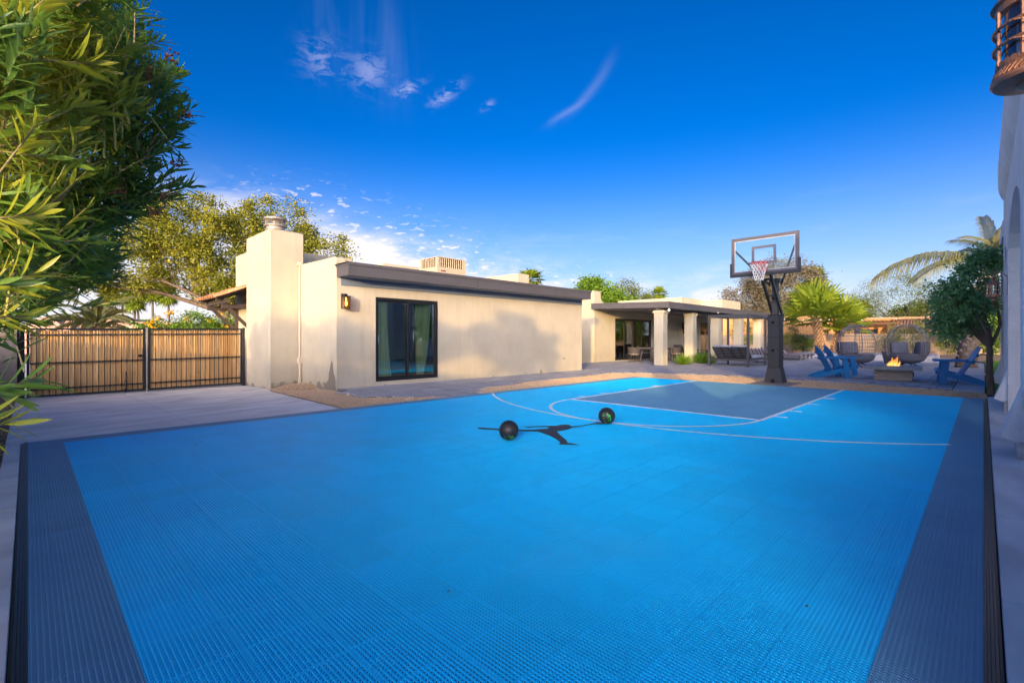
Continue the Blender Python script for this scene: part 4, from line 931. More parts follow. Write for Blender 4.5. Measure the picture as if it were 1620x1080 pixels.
m_copper = mat('aged_copper', (0.26, 0.13, 0.08), 0.45, color2=(0.38, 0.20, 0.13), vscale=25, metal=0.55, spec=.5)
m_seeded = mat_glass('rippled_lantern_glass', (0.80, 0.86, 0.92), refl=2.5)
def build_lantern(cx, cy, zb, label, detail):
    t = thing('hanging_lantern', label, 'wall lantern', (cx, cy, zb), group='copper lanterns on the arcade wall')
    c = (cx, cy, zb); r = 0.105; n = 36 if detail else 24
    mb = MB(); mb.lathe([(0.004, -0.145), (0.014, -0.135), (0.02, -0.12), (0.012, -0.105), (0.03, -.095), (0.036, -0.08), (0.03, -0.055), (0.042, -0.045), (0.06, -0.035), (0.06, -0.03)], c, n); part('finial', mb, m_copper, t, smooth=40)
    mb = MB(); mb.lathe([(0.055, -0.03), (0.122, -0.022), (0.130, -0.012), (0.128, 0.0), (0.120, 0.006), (0.120, .022), (0.112, 0.03), (0.112, 0.052), (0.105, .055), (.098, .056)], c, n); part('base_pan', mb, m_copper, t, smooth=40)
    mb = MB(); mb.lathe([(0.098, 0.056), (0.099, 0.12), (0.099, 0.19), (0.098, 0.25)], c, n, caps=False); part('glass', mb, m_seeded, t, smooth=True)
    mb = MB(); mb.lathe([(0.098, 0.25), (0.112, 0.252), (0.114, 0.275), (0.128, 0.28), (0.120, 0.295), (0.09, 0.33), (0.05, 0.352), (0.03, 0.362), (0.03, 0.385), (0.042, 0.392), (0.03, 0.41), (0.012, 0.42), (0.016, 0.435), (0.004, 0.45)], c, n); part('roof', mb, m_copper, t, smooth=40)
    # twisted bars and twisted hoops
    k_n = 8
    for k in range(k_n):
        a = 2*math.pi*(k+.5)/k_n; x, y = cx+.113*math.cos(a), cy+.113*math.sin(a)
        m = 17 if detail else 5
        pts = [(x, y, zb+.05+.205*i/(m-1)) for i in range(m)]
        rad = [.0052+(.0022 if i % 2 else 0) for i in range(m)]
        mb = MB(); mb.tube(pts, rad, 6); part('bar', mb, m_copper, t, smooth=50)
    for z in ((0.118, 0.185) if detail else (0.12, 0.185)):
        m = 72 if detail else 24
        pts = [(cx+.119*math.cos(2*math.pi*i/m), cy+.119*math.sin(2*math.pi*i/m), zb+z) for i in range(m)]
        rad = [.0048+(.0024 if i % 2 else 0) for i in range(m)]
        mb = MB(); mb.tube(pts, rad, 6, closed=True); part('hoop', mb, m_copper, t, smooth=50)
    if detail:      # rope moulding and scalloped gallery round the pan
        mb = MB()
        for i in range(44):
            a = 2*math.pi*i/44; b = a+.16
            mb.tube([(cx+.124*math.cos(a), cy+.124*math.sin(a), zb+.004), (cx+.116*math.cos(b), cy+.116*math.sin(b), zb+.03)], .0035, 5)
        for i in range(30):
            a = 2*math.pi*i/30; mb.lathe([(0.0, -.002), (0.0115, -.002), (0.0115, .002), (0.0, .002)], (cx+.112*math.cos(a), cy+.112*math.sin(a), zb+.052), 8, M=Matrix.Rotation(a, 3, 'Z') @ Matrix.Rotation(math.pi/2, 3, 'Y'), caps=False)
        part('rope_moulding', mb, m_copper, t, smooth=50)
        # thorny curled ends where the hoops are tied to the bar facing the court
        for z in (0.118, 0.185):
            a0 = R(140); mb = MB(); pts = []
            for i in range(10):
                s = i/9; pts.append((cx+(.121+.016*math.sin(s*3))*math.cos(a0+.5*s), cy+(.121+.016*math.sin(s*3))*math.sin(a0+.5*s), zb+z+.002-.03*s))
            mb.tube(pts, [.006-.0004*i for i in range(10)], 6)
            for i in range(2, 10, 2):
                p = Vector(pts[i]); d = (p-Vector((cx, cy, p.z))).normalized(); mb.tube([p, p+d*.012+Vector((0, 0, -.004))], [.0035, .0006], 5)
            part('thorn_scroll', mb, m_copper, t, smooth=50)
    mb = MB(); mb.lathe([(0.018, 0.06), (0.018, 0.13), (0.012, .132), (.012, .15)], c, 12); part('candle_sleeve', mb, mat('ivory_candle', (.75, .70, .58), .5), t)
    # scroll bracket to the wall and its plate
    mb = MB(); pts = []
    for i in range(22):
        s = i/21; pts.append((cx+.03*math.sin(s*math.pi), cy-(cy+.35)*s*1.0, zb+.44+.10*math.sin(s*math.pi)))
    mb.tube(pts, .008, 6)
    sp = []
    for i in range(20):
        a = i*.42; rr = .055*(1-i/24); sp.append((cx+.10+rr*math.cos(a+2.2), cy-.03, zb+.47+rr*math.sin(a+2.2)))
    mb.tube(sp, .005, 5)
    sp = [(2*(cx+.0)-x, y, z) for x, y, z in sp]; mb.tube(sp, .005, 5)
    mb.box(cx-.035, cx+.035, -0.36, -0.345, zb+.02, zb+.48); part('bracket', mb, m_copper, t, smooth=50)
    t.scale = (.77, .77, .77)
build_lantern(2.03, -0.112, 2.008, 'large copper lantern with twisted hoops close by at the upper right corner', True)
build_lantern(12.13, -0.118, 2.01, 'small copper lantern on the arcade wall in front of the leafy tree', False)

# ================================================================== COURT THINGS
def build_ball(x, y, label, rot):
    r = 0.121
    t = thing('basketball', label, 'basketball', (x, y, 0.0045+r), group='black and green basketballs on the court')
    m = bpy.data.materials.get('black_pebbled_rubber')
    mm = mat('black_pebbled_rubber', (0.014, 0.014, 0.017), 0.5, bump=0.25, bscale=420, bdist=0.002, spec=.5)
    mg = mat('green_panel_print', (0.02, 0.40, 0.06), 0.55, var=.2, vscale=40, bump=0.25, bscale=420, bdist=0.002)
    Rm = Matrix.Rotation(rot[2], 3, 'Z') @ Matrix.Rotation(rot[1], 3, 'Y') @ Matrix.Rotation(rot[0], 3, 'X')
    def sph(th, ph, rr=r): return Rm @ Vector((math.sin(th)*math.cos(ph), math.sin(th)*math.sin(ph), math.cos(th)))*rr
    mb = MB(); n = 40; m_ = 24
    for i in range(1, m_):
        for k in range(n): mb.v.append(tuple(sph(math.pi*i/m_, 2*math.pi*k/n)))
    top = len(mb.v); mb.v.append(tuple(sph(0, 0))); bot = len(mb.v); mb.v.append(tuple(sph(math.pi, 0)))
    for i in range(m_-2):
        for k in range(n): mb.f.append((i*n+k, (i+1)*n+k, (i+1)*n+(k+1) % n, i*n+(k+1) % n))
    for k in range(n): mb.f.append((top, k, (k+1) % n)); mb.f.append((bot, (m_-2)*n+(k+1) % n, (m_-2)*n+k))
    part('cover', mb, mm, t, smooth=True, local=True)
    # seams: two great circles and two bowed ones
    mb = MB(); N_ = 64
    for q in range(2):
        pts = [sph(math.pi/2, 2*math.pi*k/N_, r*1.001) if q == 0 else (Rm @ Vector((math.cos(2*math.pi*k/N_), 0, math.sin(2*math.pi*k/N_))))*r*1.001 for k in range(N_)]
        mb.tube(pts, .0017, 5, closed=True)
    for sgn in (-1, 1):
        pts = []
        for k in range(N_):
            a = 2*math.pi*k/N_; v = Vector((sgn*(0.50+0.30*math.cos(2*a)), math.cos(a), math.sin(a))).normalized(); pts.append((Rm @ v)*r*1.001)
        mb.tube(pts, .0017, 5, closed=True)
    part('seams', mb, mat('seam_groove', (0.05, 0.045, 0.045), .6), t, local=True)
    # green print: blocky letter strokes wrapped on the cover
    def patch(u0, u1, v0, v1):
        a, b = 5, 4; vs = []
        for i in range(a+1):
            for j in range(b+1):
                u = u0+(u1-u0)*i/a; v = v0+(v1-v0)*j/b; d = Vector((1, u, v)).normalized(); vs.append((Rm @ d)*r*1.0035)
        mb.add(vs, [(i*(b+1)+j, (i+1)*(b+1)+j, (i+1)*(b+1)+j+1, i*(b+1)+j+1) for i in range(a) for j in range(b)])
    mb = MB()
    patch(-.55, -.22, -.7, .75); patch(.12, .30, -.55, .75); patch(.30, .62, .15, .45); patch(.42, .60, -.6, .1)
    part('green_print', mb, mg, t, local=True, smooth=True, fix=False)
    mb = MB(); patch(-.28, -.14, -.95, -.78); part('white_mark', mb, mat('white_print', (.7, .7, .7), .5), t, local=True, smooth=True, fix=False)
build_ball(4.17, 4.17, 'black basketball lying on the dark emblem, nearer the gate', (0.3, 1.0, R(228)))
build_ball(5.96, 3.93, 'black basketball with green print resting just past the three point line', (0.15, .18, R(212)))

def build_hoop():
    t = thing('basketball_hoop', 'in-ground basketball hoop with clear backboard, red rim and padded black pole', 'basketball hoop', (15.2, 4.29, 0))
    px, py = 15.2, 4.29
    mb = MB(); mb.cbox(px-.17, px+.17, py-.17, py+.17, 0.43, 1.95, .035); pad = part('pole_pad', mb, m_blackpad, t, smooth=35)
    mb = MB()
    for z in (0.42, 0.95, 1.3, 1.62, 1.94): mb.box(px-.174, px+.174, py-.174, py+.174, z-.006, z+.006)
    part('pad_seam', mb, mat('pad_stitching', (0.014, 0.014, 0.017), .6), pad)
    for z in (0.92, 1.72):
        mb = MB(); mb.box(px-.178, px-.171, py-.02, py+.055, z-.035, z+.035); part('pad_slot', mb, mat('dark_slot', (.002, .002, .002), .9), pad)
    mb = MB(); mb.lathe([(0.245*1.41, 0.0), (0.235*1.41, .03), (0.172*1.41, 0.42)], (px, py, 0), 4, M=Matrix.Rotation(math.pi/4, 3, 'Z')); part('base_skirt', mb, m_blackpad, t)
    mb = MB(); mb.box(px-.262, px-.225, py-.045, py+.045, .0, .10); part('skirt_notch', mb, mat('dark_slot', (.002, .002, .002), .9), t)
    mb = MB(); mb.cbox(px-.078, px+.078, py-.078, py+.078, 0.02, 2.98, .012); part('pole', mb, m_dgrey, t)
    # extension arms: two parallel bars with rungs
    ma = mat('green_black_steel', (0.016, 0.021, 0.02), .4)
    for s in (-1, 1):
        mb = MB(); mb.beam((15.47, py+s*.125, 1.88), (14.26, py+s*.125, 3.12), .05, .10); part('extension_arm', mb, ma, t)
    for x, z in ((15.25, 2.13), (14.92, 2.48), (14.52, 2.91)):
        mb = MB(); mb.box(x-.04, x+.04, py-.10, py+.10, z-.03, z+.03); part('rung', mb, ma, t)
    mb = MB(); mb.box(15.10, 15.30, py-.14, py+.14, 2.86, 2.99); part('pivot_plate', mb, ma, t)
    for s in (-1, 1):
        mb = MB(); mb.beam((15.22, py+s*.14, 2.80), (14.16, py+s*.78, 3.78), .035, .045); part('strut', mb, m_dgrey, t)
    # backboard
    Y0, Y1, Z0, Z1, X = 3.42, 5.12, 3.04, 4.08, 14.10
    bb_m = mat('silver_grey_frame', (0.09, 0.09, 0.11), .45)
    mb = MB(); w = .085
    mb.box(X, X+.05, Y0, Y0+w, Z0, Z1); mb.box(X, X+.05, Y1-w, Y1, Z0, Z1); mb.box(X, X+.05, Y0+w, Y1-w, Z1-w, Z1); mb.box(X, X+.05, Y0+w, Y1-w, Z0, Z0+w)
    fr = part('backboard_frame', mb, bb_m, t)
    mb = MB(); mb.box(X+.012, X+.026, Y0+w, Y1-w, Z0+w, Z1-w); part('clear_panel', mb, mat_glass('tempered_glass', (0.93, 0.98, 0.97), refl=1.0), t)
    mb = MB(); b = .07; xx0, xx1 = X+.004, X+.010; cy = (Y0+Y1)/2
    a0, a1, c0, c1 = cy-.31, cy+.31, 3.30, 3.80
    for q in ((a0, a0+b, c0, c1), (a1-b, a1, c0, c1), (a0+b, a1-b, c1-b, c1), (a0+b, a1-b, c0, c0+b)): mb.box(xx0, xx1, *q)
    part('target_square', mb, mat('backboard_grey_line', (0.12, 0.12, 0.15), .5), t)
    mb = MB(); ww = .022
    for q in ((Y0+w, Y0+w+ww, Z0+w, Z1-w), (Y1-w-ww, Y1-w, Z0+w, Z1-w), (Y0+w+ww, Y1-w-ww, Z1-w-ww, Z1-w), (Y0+w+ww, Y1-w-ww, Z0+w, Z0+w+ww)): mb.box(xx0, xx1, *q)
    part('border_line', mb, mat('backboard_white_line', (0.38, 0.38, 0.42), .5), t)
    mb = MB(); mb.box(X-.025, X+.075, Y0-.03, Y1+.03, Z0-.05, Z0+.03); mb.box(X-.025, X+.075, Y0-.03, Y0+.028, Z0+.03, Z0+.34); mb.box(X-.025, X+.075, Y1-.028, Y1+.03, Z0+.03, Z0+.34)
    part('edge_pad', mb, m_blackpad, t)
    # rim
    m_red = mat('red_rim_paint', (0.55, 0.03, 0.02), .4)
    rx, rz = X-.38, 3.285; N_ = 40
    mb = MB(); mb.tube([(rx+.232*math.cos(2*math.pi*k/N_), cy+.232*math.sin(2*math.pi*k/N_), rz) for k in range(N_)], .011, 8, closed=True); rim = part('rim', mb, m_red, t, smooth=True)
    mb = MB(); mb.tube([(rx+.236*math.cos(2*math.pi*k/N_), cy+.236*math.sin(2*math.pi*k/N_), rz-.03) for k in range(N_)], .006, 6, closed=True); part('net_ring', mb, m_red, rim)
    mb = MB(); mb.box(X-.16, X, cy-.09, cy+.09, rz-.02, rz+.008); mb.prism([(X-.155, rz-.02), (X, rz-.02), (X, rz-.19)], cy-.085, cy-.075, 'Y'); mb.prism([(X-.155, rz-.02), (X, rz-.02), (X, rz-.19)], cy+.075, cy+.085, 'Y'); mb.box(X-.012, X, cy-.075, cy+.075, rz-.19, rz-.021)
    part('rim_bracket', mb, m_red, rim)
    mb = MB()
    for s in (-1, 1): mb.beam((X-.02, cy+s*.085, rz-.16), (X-.17, cy+s*.15, rz-.012), .012, .02)
    part('rim_brace', mb, m_red, rim)
    # net
    mb = MB(); n = 12; rows = 6
    def nr_(i): return .228-.128*(i/rows)**0.75
    def nz(i): return rz-.015-.46*(i/rows)
    for k in range(n):
        for sg in (-1, 1):
            pts = []
            for i in range(rows+1):
                a = 2*math.pi*(k+(sg*.5*(i % 2)))/n+ (0.0)
                pts.append((rx+nr_(i)*math.cos(a), cy+nr_(i)*math.sin(a), nz(i)))
            mb.tube(pts, .0065, 5)
    part('net', mb, mat('white_net_cord', (0.82, 0.80, 0.78), .8), t)
build_hoop()

# ================================================================== PATIO FURNITURE
m_ablue = mat('blue_poly_lumber', (0.015, 0.19, 0.46), 0.45, var=.06, vscale=6, spec=.4)
def make_adirondack(label):
    t = thing('adirondack_chair', label, 'chair', (0, 0, 0), group='blue adirondack chairs round the fire table')
    for s in (-1, 1):       # long side rails that run back to the ground
        y = s*.255
        mb = MB(); mb.prism([(0.36, 0.33), (0.37, 0.235), (0.10, 0.155), (-0.20, 0.08), (-.50, 0.0), (-.60, 0.0), (-.585, 0.045), (-.30, 0.17), (-0.05, 0.235), (0.30, 0.355)], y-.018, y+.018, 'Y'); part('side_rail', mb, m_ablue, t, local=True)
        mb = MB(); M = Matrix.Translation((.27, s*.292, 0)) @ Matrix.Rotation(R(-7), 4, 'Y'); mb.box(-.07, .07, -.016, .016, 0.0, .575, M); part('front_leg', mb, m_ablue, t, local=True)
        mb = MB(); mb.prism([(0.42, s*.255-.06), (0.44, s*.255), (0.43, s*.255+.10), (0.36, s*.255+.125), (0.1, s*.265+.085), (-.40, s*.275+.05), (-.40, s*.275-.03), (0.1, s*.255-.06)] if s > 0 else
                            [(0.42, s*.255+.06), (0.1, s*.255+.06), (-.40, s*.275+.03), (-.40, s*.275-.05), (0.1, s*.265-.085), (0.36, s*.255-.125), (0.43, s*.255-.10), (0.44, s*.255)], .578, .602); part('armrest', mb, m_ablue, t, local=True)
    for k in range(7):      # seat slats along the dished rails
        u = k/6; x = .375-.47*u; z = .35-.12*u-.025*math.sin(u*math.pi)+(.0 if k else -.012)
        mb = MB(); M = Matrix.Translation((x, 0, z)) @ Matrix.Rotation(R(14 if k else 48), 4, 'Y'); mb.box(-.034, .034, -.275, .275, -.010, .010, M); part('seat_slat', mb, m_ablue, t, local=True)
    M0 = Matrix.Translation((-.10, 0, .215)) @ Matrix.Rotation(R(-27), 4, 'Y')
    tops = (.70, .79, .83, .79, .70)
    for k in range(5):
        y0 = -.26+k*.105; h = tops[k]
        l, r_ = (h-.045, h) if k < 2 else ((h, h-.045) if k > 2 else (h, h))
        mb = MB(); vs = [M0 @ Vector(p) for x in (-.010, .010) for p in ((x, y0*.86, -.04), (x, (y0+.097)*.86, -.04), (x, y0+.097, r_-.02), (x, y0+.075, r_+.005), (x, y0+.022, l+.005), (x, y0, l-.02))]
        mb.add(vs, [(5, 4, 3, 2, 1, 0), (6, 7, 8, 9, 10, 11)]+[(i, (i+1) % 6, 6+(i+1) % 6, 6+i) for i in range(6)]); part('back_slat', mb, m_ablue, t, local=True)
    for z, w in ((.40, .285), (.60, .25), (0.02, .25)):
        mb = MB(); mb.box(-.045, -.011, -w, w, z-.03, z+.03, M0); part('back_rail', mb, m_ablue, t, local=True)
    mb = MB(); mb.box(.30, .322, -.236, .236, .20, .31); part('front_apron', mb, m_ablue, t, local=True)
    mb = MB()
    for s in (-1, 1):
        for z in (.24, .30): mb.lathe([(.008, 0), (.008, .004)], (.275-(z-.27)*.1, s*.310-(0 if s > 0 else .004)*0, z), 8, M=Matrix.Rotation(math.pi/2*(-s), 3, 'X'))
    part('bolts', mb, m_steel, t, local=True, stuff=True)
    return t
adi = make_adirondack('blue adirondack chair nearest the basketball hoop, facing the fire table')
adi.location = (18.46, 3.50, 0); adi.rotation_euler = (0, 0, R(-58)); adi.scale = (1.08, 1.08, 1.08)
dup(adi, (19.85, 3.52, 0), R(-58), 'blue adirondack chair just behind the one nearest the hoop')
dup(adi, (18.12, 0.56, 0), R(97), 'blue adirondack chair on the right side of the fire table, nearest the court')
dup(adi, (19.15, 0.62, 0), R(97), 'blue adirondack chair half hidden behind the right hand chair')

def build_fire():
    t = thing('fire_table', 'low square concrete fire table on a plank-textured block base', 'fire pit', (18.75, 1.98, 0), R(4))
    mc = mat('grey_cast_concrete', (0.24, 0.27, 0.29), .7, var=.12, vscale=5, bump=.15)
    mbm = mat('board_formed_concrete', (0.25, 0.22, 0.19), .85, color2=(0.34, 0.30, 0.26), vscale=4, stretch=(1, 1, 6), bump=.3, bscale=18)
    mb = MB(); mb.cbox(-.66, .66, -.66, .66, .325, .43, .012)
    mb = MB(); z0, z1 = .325, .43; a, b = .68, .27
    for q in ((-a, a, -a, -b), (-a, a, b, a), (-a, -b, -b+.0005, b-.0005), (b, a, -b+.0005, b-.0005)): mb.box(*q, z0, z1)
    part('table_top', mb, mc, t, local=True)
    mb = MB(); mb.box(-b, b, -b, b, z0+.01, z1-.045); part('burner_tray', mb, mat('lava_gravel', (.02, .02, .022), .8, bump=1, bscale=40), t, local=True)
    for k in range(3):
        mb = MB(); mb.cbox(-.46, .46, -.46, .46, .002+k*.108, .106+k*.108, .006); part('base_course', mb, mbm, t, local=True)
    mb = MB(); mb.box(-.1, .18, -.468, -.461, .10, .26); mb.tube([(.05, -.475, .12), (.05, -.475, .24)], .012, 6); part('gas_valve', mb, m_dgrey, t, local=True)
    # black glass pebbles
    mb = MB()
    for i in range(160):
        x, y = rnd.uniform(-.25, .25), rnd.uniform(-.25, .25); s = rnd.uniform(.012, .022); M = Matrix.Translation((x, y, .392)) @ Matrix.Rotation(rnd.random()*6, 4, 'Z')
        mb.box(-s, s, -s*.8, s*.8, -s*.5, s*.5, M)
    part('fire_glass', mb, mat('black_fire_glass', (.01, .012, .015), .1), t, local=True, stuff=True)
    # flames: twisting tongues, an outer orange veil and a bright core
    f = thing('flames', 'orange and yellow gas flames rising from the fire table', 'fire', (18.75, 1.98, .40)); f.scale = (.72, .72, .62)
    mo = bpy.data.materials.new('flame_veil'); mo.use_nodes = True; nt = mo.node_tree; N = nt.nodes; L = nt.links; N.remove(N['Principled BSDF'])
    tc = N.new('ShaderNodeTexCoord'); sp = N.new('ShaderNodeSeparateXYZ'); L.new(tc.outputs['Object'], sp.inputs[0])
    cr = N.new('ShaderNodeValToRGB'); cr.color_ramp.elements[0].color = (1.0, .50, .10, 1); cr.color_ramp.elements[1].color = (1.0, .30, .04, 1); cr.color_ramp.elements[1].position = .42
    L.new(sp.outputs[2], cr.inputs[0]); e = N.new('ShaderNodeEmission'); L.new(cr.outputs[0], e.inputs[0]); e.inputs[1].default_value = .85
    tr = N.new('ShaderNodeBsdfTransparent'); n = N.new('ShaderNodeTexNoise'); n.inputs['Scale'].default_value = 9; L.new(tc.outputs['Object'], n.inputs['Vector'])
    mr = N.new('ShaderNodeMapRange'); mr.inputs['From Min'].default_value = .3; mr.inputs['From Max'].default_value = .7; mr.inputs['To Min'].default_value = .10; mr.inputs['To Max'].default_value = .9; L.new(n.outputs['Fac'], mr.inputs['Value'])
    ms = N.new('ShaderNodeMixShader'); L.new(mr.outputs[0], ms.inputs[0]); L.new(tr.outputs[0], ms.inputs[1]); L.new(e.outputs[0], ms.inputs[2]); L.new(ms.outputs[0], N['Material Output'].inputs[0])
    mcore = mat_emit('flame_core', (1.0, .62, .20), 1.0)
    for i, (x, y, h, r, lean) in enumerate([(-.03, .16, .34, .055, -.4), (.0, .06, .55, .07, -.2), (.05, -.02, .46, .06, -.35), (-.02, -.10, .60, .065, -.15), (.03, -.17, .36, .05, -.25), (.0, .20, .22, .045, -.5), (.06, .10, .38, .05, -.1)]):
        for nm, k, m in (('flame_tongue', 1, mo), ('flame_core', .5, mcore)):
            mb = MB(); pts = []; rad = []
            hh = h*(1 if k == 1 else .55)
            for j in range(12):
                s = j/11; pts.append((x+.02*math.sin(s*7+i), y+lean*s*s*.22+.035*math.sin(s*6+i*2)*s, hh*s)); rad.append(max(.002, k*r*(math.sin(math.pi*min(1, s*1.0+.16))**.8)*(1-s*.55)))
            mb.tube(pts, rad, 8); part(nm, mb, m, f, smooth=True, local=True)
build_fire()

def make_egg(label):
    t = thing('egg_chair', label, 'egg chair', (0, 0, 0), group='round wicker egg chairs by the pool')
    mw = mat('grey_wicker', (0.15, 0.14, 0.15), .7, obj_var=.08); mcu = mat('slate_cushion', (0.09, 0.10, 0.14), .9, bump=.2, bscale=30)
    H, Rm = 1.66, .83
    def P(phi, v, k=1.0):       # v 0 bottom .. 1 top ; egg profile wider below the middle
        z = H*v; r = Rm*k*math.sin(math.acos(max(-1, min(1, 1-2*v**0.86))))**.92
        return Vector((r*math.cos(phi), r*math.sin(phi), z+.14))
    # opening faces +X ; cage spans the remaining 250 degrees
    a0, a1 = R(52), R(308)
    mb = MB(); n = 34
    for k in range(n+1):
        ph = a0+(a1-a0)*k/n; mb.tube([P(ph, .03+.94*j/14) for j in range(15)], .0085, 4)
    part('upright_canes', mb, mw, t, local=True, stuff=True)
    mb = MB()
    for v in (.06, .12, .18, .26, .34, .43, .52, .61, .70, .78, .85, .90, .94, .97):
        full = v < .2 or v > .92
        m = 40
        if full: mb.tube([P(2*math.pi*k/m, v) for k in range(m)], .006, 4, closed=True)
        else: mb.tube([P(a0+(a1-a0)*k/m, v) for k in range(m+1)], .0085, 4)
    part('ring_canes', mb, mw, t, local=True, stuff=True)
    for ph in (a0, a1, R(180), R(118), R(242)):
        mb = MB(); mb.tube([P(ph, .01+.98*j/20, 1.012) for j in range(21)], .018, 8); part('hoop_frame', mb, mw, t, local=True, smooth=True)
    mb = MB(); m = 40; mb.tube([P(2*math.pi*k/m, .22, 1.01) for k in range(m)], .015, 6, closed=True); part('seat_ring', mb, mw, t, local=True)
    mb = MB(); mb.lathe([(.05, .155), (.44, .20), (.64, .30), (.70, .42), (.69, .50), (.62, .55), (.1, .56)], n=32); part('seat_cushion', mb, mcu, t, local=True, smooth=50)
    for ph, w in ((R(140), .72), (R(222), .72)):
        mb = MB(); c = P(ph, .42, .70); M = Matrix.Translation((c.x, c.y, .56)) @ Matrix.Rotation(ph, 4, 'Z') @ Matrix.Rotation(R(10), 4, 'Y'); mb.cbox(-.09, .09, -w/2, w/2, 0, .50, .06, M); part('back_cushion', mb, mcu, t, local=True, smooth=60)
    for a in (R(45), R(135), R(225), R(315)):
        mb = MB(); mb.tube([(.12*math.cos(a), .12*math.sin(a), .17), (.50*math.cos(a), .50*math.sin(a), .05), (.62*math.cos(a), .62*math.sin(a), .015)], .02, 6); part('leg', mb, m_black, t, local=True)
    return t
egg = make_egg('left round grey wicker egg chair, in front of the two fan palms'); egg.location = (25.95, 4.03, 0); egg.rotation_euler = (0, 0, R(-105)); egg.scale = (.94, .94, 1.06)
dup(egg, (27.45, 2.42, 0), R(170), 'right round grey wicker egg chair, behind the flames')

def build_cabana():
    t = thing('canopy_daybed', 'charcoal four-post daybed frame with two reclined grey loungers', 'daybed', (23.5, 8.3, 0))
    X0, X1, Y0, Y1, H = 22.4, 24.75, 7.42, 9.15, 2.36; w = .09
    for x, y in ((X0, Y0), (X1, Y0), (X0, Y1), (X1, Y1)):
        mb = MB(); mb.cbox(x-w/2, x+w/2, y-w/2, y+w/2, 0, H, .006); part('post', mb, m_dgrey, t)
    for a in ((X0+w/2, X1-w/2, Y0-w/2, Y0+w/2), (X0+w/2, X1-w/2, Y1-w/2, Y1+w/2), (X0-w/2, X0+w/2, Y0+w/2, Y1-w/2), (X1-w/2, X1+w/2, Y0+w/2, Y1-w/2)):
        mb = MB(); mb.box(*a, H-.11, H-.002); part('top_rail', mb, m_dgrey, t)
        mb = MB(); mb.box(a[0], a[1], a[2]+.01, a[3]-.01, .27, .36); part('lower_rail', mb, m_dgrey, t)
    mcu = mat('pale_grey_mattress', (0.34, 0.35, 0.40), .9, bump=.15, bscale=12)
    for k in range(2):
        y0 = Y0+.08+k*.80; y1 = y0+.76
        mb = MB(); mb.cbox(X0+.80, X1-.05, y0+.01, y1-.01, .37, .50, .03); part('mattress', mb, mcu, t, smooth=50)
        piv = Vector((X0+.80, 0, .36)); M = Matrix.Translation(piv) @ Matrix.Rotation(R(38), 4, 'Y')
        mb = MB(); mb.cbox(-.86, -.01, y0+.01, y1-.01, .012, .13, .03, M); part('back_mattress', mb, mcu, t, smooth=50)
        mb = MB(); mb.box(-.84, 0, y0, y0+.04, -.03, .01, M); mb.box(-.84, 0, y1-.04, y1, -.03, .01, M); mb.box(-.84, 0, (y0+y1)/2-.02, (y0+y1)/2+.02, -.03, .01, M); part('back_frame', mb, m_dgrey, t)
        for j in range(7):
            mb = MB(); x = -.81+j*.125; mb.box(x, x+.055, y0+.041, y1-.041, -.012, .008, M); part('back_slat', mb, m_dgrey, t)
        mb = MB(); mb.tube([(X0+.25, y0+.1, .60), (X0+.38, y0+.1, .22), (X0+.38, y1-.1, .22), (X0+.25, y1-.1, .60)], .012, 6); part('prop_bar', mb, m_dgrey, t)
build_cabana()

m_stripe = mat('striped_lounger_cloth', (0.42, 0.40, 0.45), .9)
def _stripes():
    nt = m_stripe.node_tree; N = nt.nodes; L = nt.links; p = N['Principled BSDF']
    tc = N.new('ShaderNodeTexCoord'); s = N.new('ShaderNodeSeparateXYZ'); L.new(tc.outputs['Object'], s.inputs[0])
    m = N.new('ShaderNodeMath'); m.operation = 'MULTIPLY'; m.inputs[1].default_value = 7.0; L.new(s.outputs[1], m.inputs[0])
    f = N.new('ShaderNodeMath'); f.operation = 'FRACT'; L.new(m.outputs[0], f.inputs[0])
    g = N.new('ShaderNodeMath'); g.operation = 'GREATER_THAN'; g.inputs[1].default_value = .6; L.new(f.outputs[0], g.inputs[0])
    mx = N.new('ShaderNodeMix'); mx.data_type = 'RGBA'; mx.inputs['A'].default_value = (.50, .46, .50, 1); mx.inputs['B'].default_value = (.09, .07, .09, 1)
    L.new(g.outputs[0], mx.inputs['Factor']); L.new(mx.outputs['Result'], p.inputs['Base Color'])
_stripes()
def make_chaise(label, back=40):
    t = thing('sun_lounger', label, 'sun lounger', (0, 0, 0), group='striped sun loungers along the pool deck')
    mb = MB(); mb.cbox(-.2, 1.35, -.33, .33, .27, .36, .03); part('cushion', mb, m_stripe, t, local=True, smooth=50)
    M = Matrix.Translation((-.2, 0, .27)) @ Matrix.Rotation(R(back), 4, 'Y')
    mb = MB(); mb.cbox(-.72, 0, -.33, .33, .0, .09, .03, M); part('back_cushion', mb, m_stripe, t, local=True, smooth=50)
    mb = MB(); mb.box(-.6, 1.35, -.34, -.30, .20, .26); mb.box(-.6, 1.35, .30, .34, .20, .26); mb.box(-.6, -.55, -.3, .3, .20, .26); mb.box(1.3, 1.35, -.3, .3, .20, .26); part('frame', mb, m_dgrey, t, local=True)
    for x in (-.5, 1.2):
        for y in (-.32, .28): mb = MB(); mb.box(x, x+.04, y, y+.04, 0, .20); part('leg', mb, m_dgrey, t, local=True)
    return t
ch = make_chaise('striped sun lounger with a purple pillow seen under the patio posts'); ch.location = (26.6, 7.9, 0); ch.rotation_euler = (0, 0, R(-4))
dup(ch, (27.3, 8.75, 0), R(-4), 'striped sun lounger with a green pillow beside the purple one')
for i, (x, y, w) in enumerate(((31.5, 8.9, 'first from the hoop pole'), (32.6, 8.9, 'second from the hoop pole'), (33.7, 8.95, 'third from the hoop pole'), (34.9, 9.0, 'farthest, near the fan palms'))):
    dup(ch, (x, y, -.02), R(-82), 'flat striped sun lounger right of the pole, '+w)
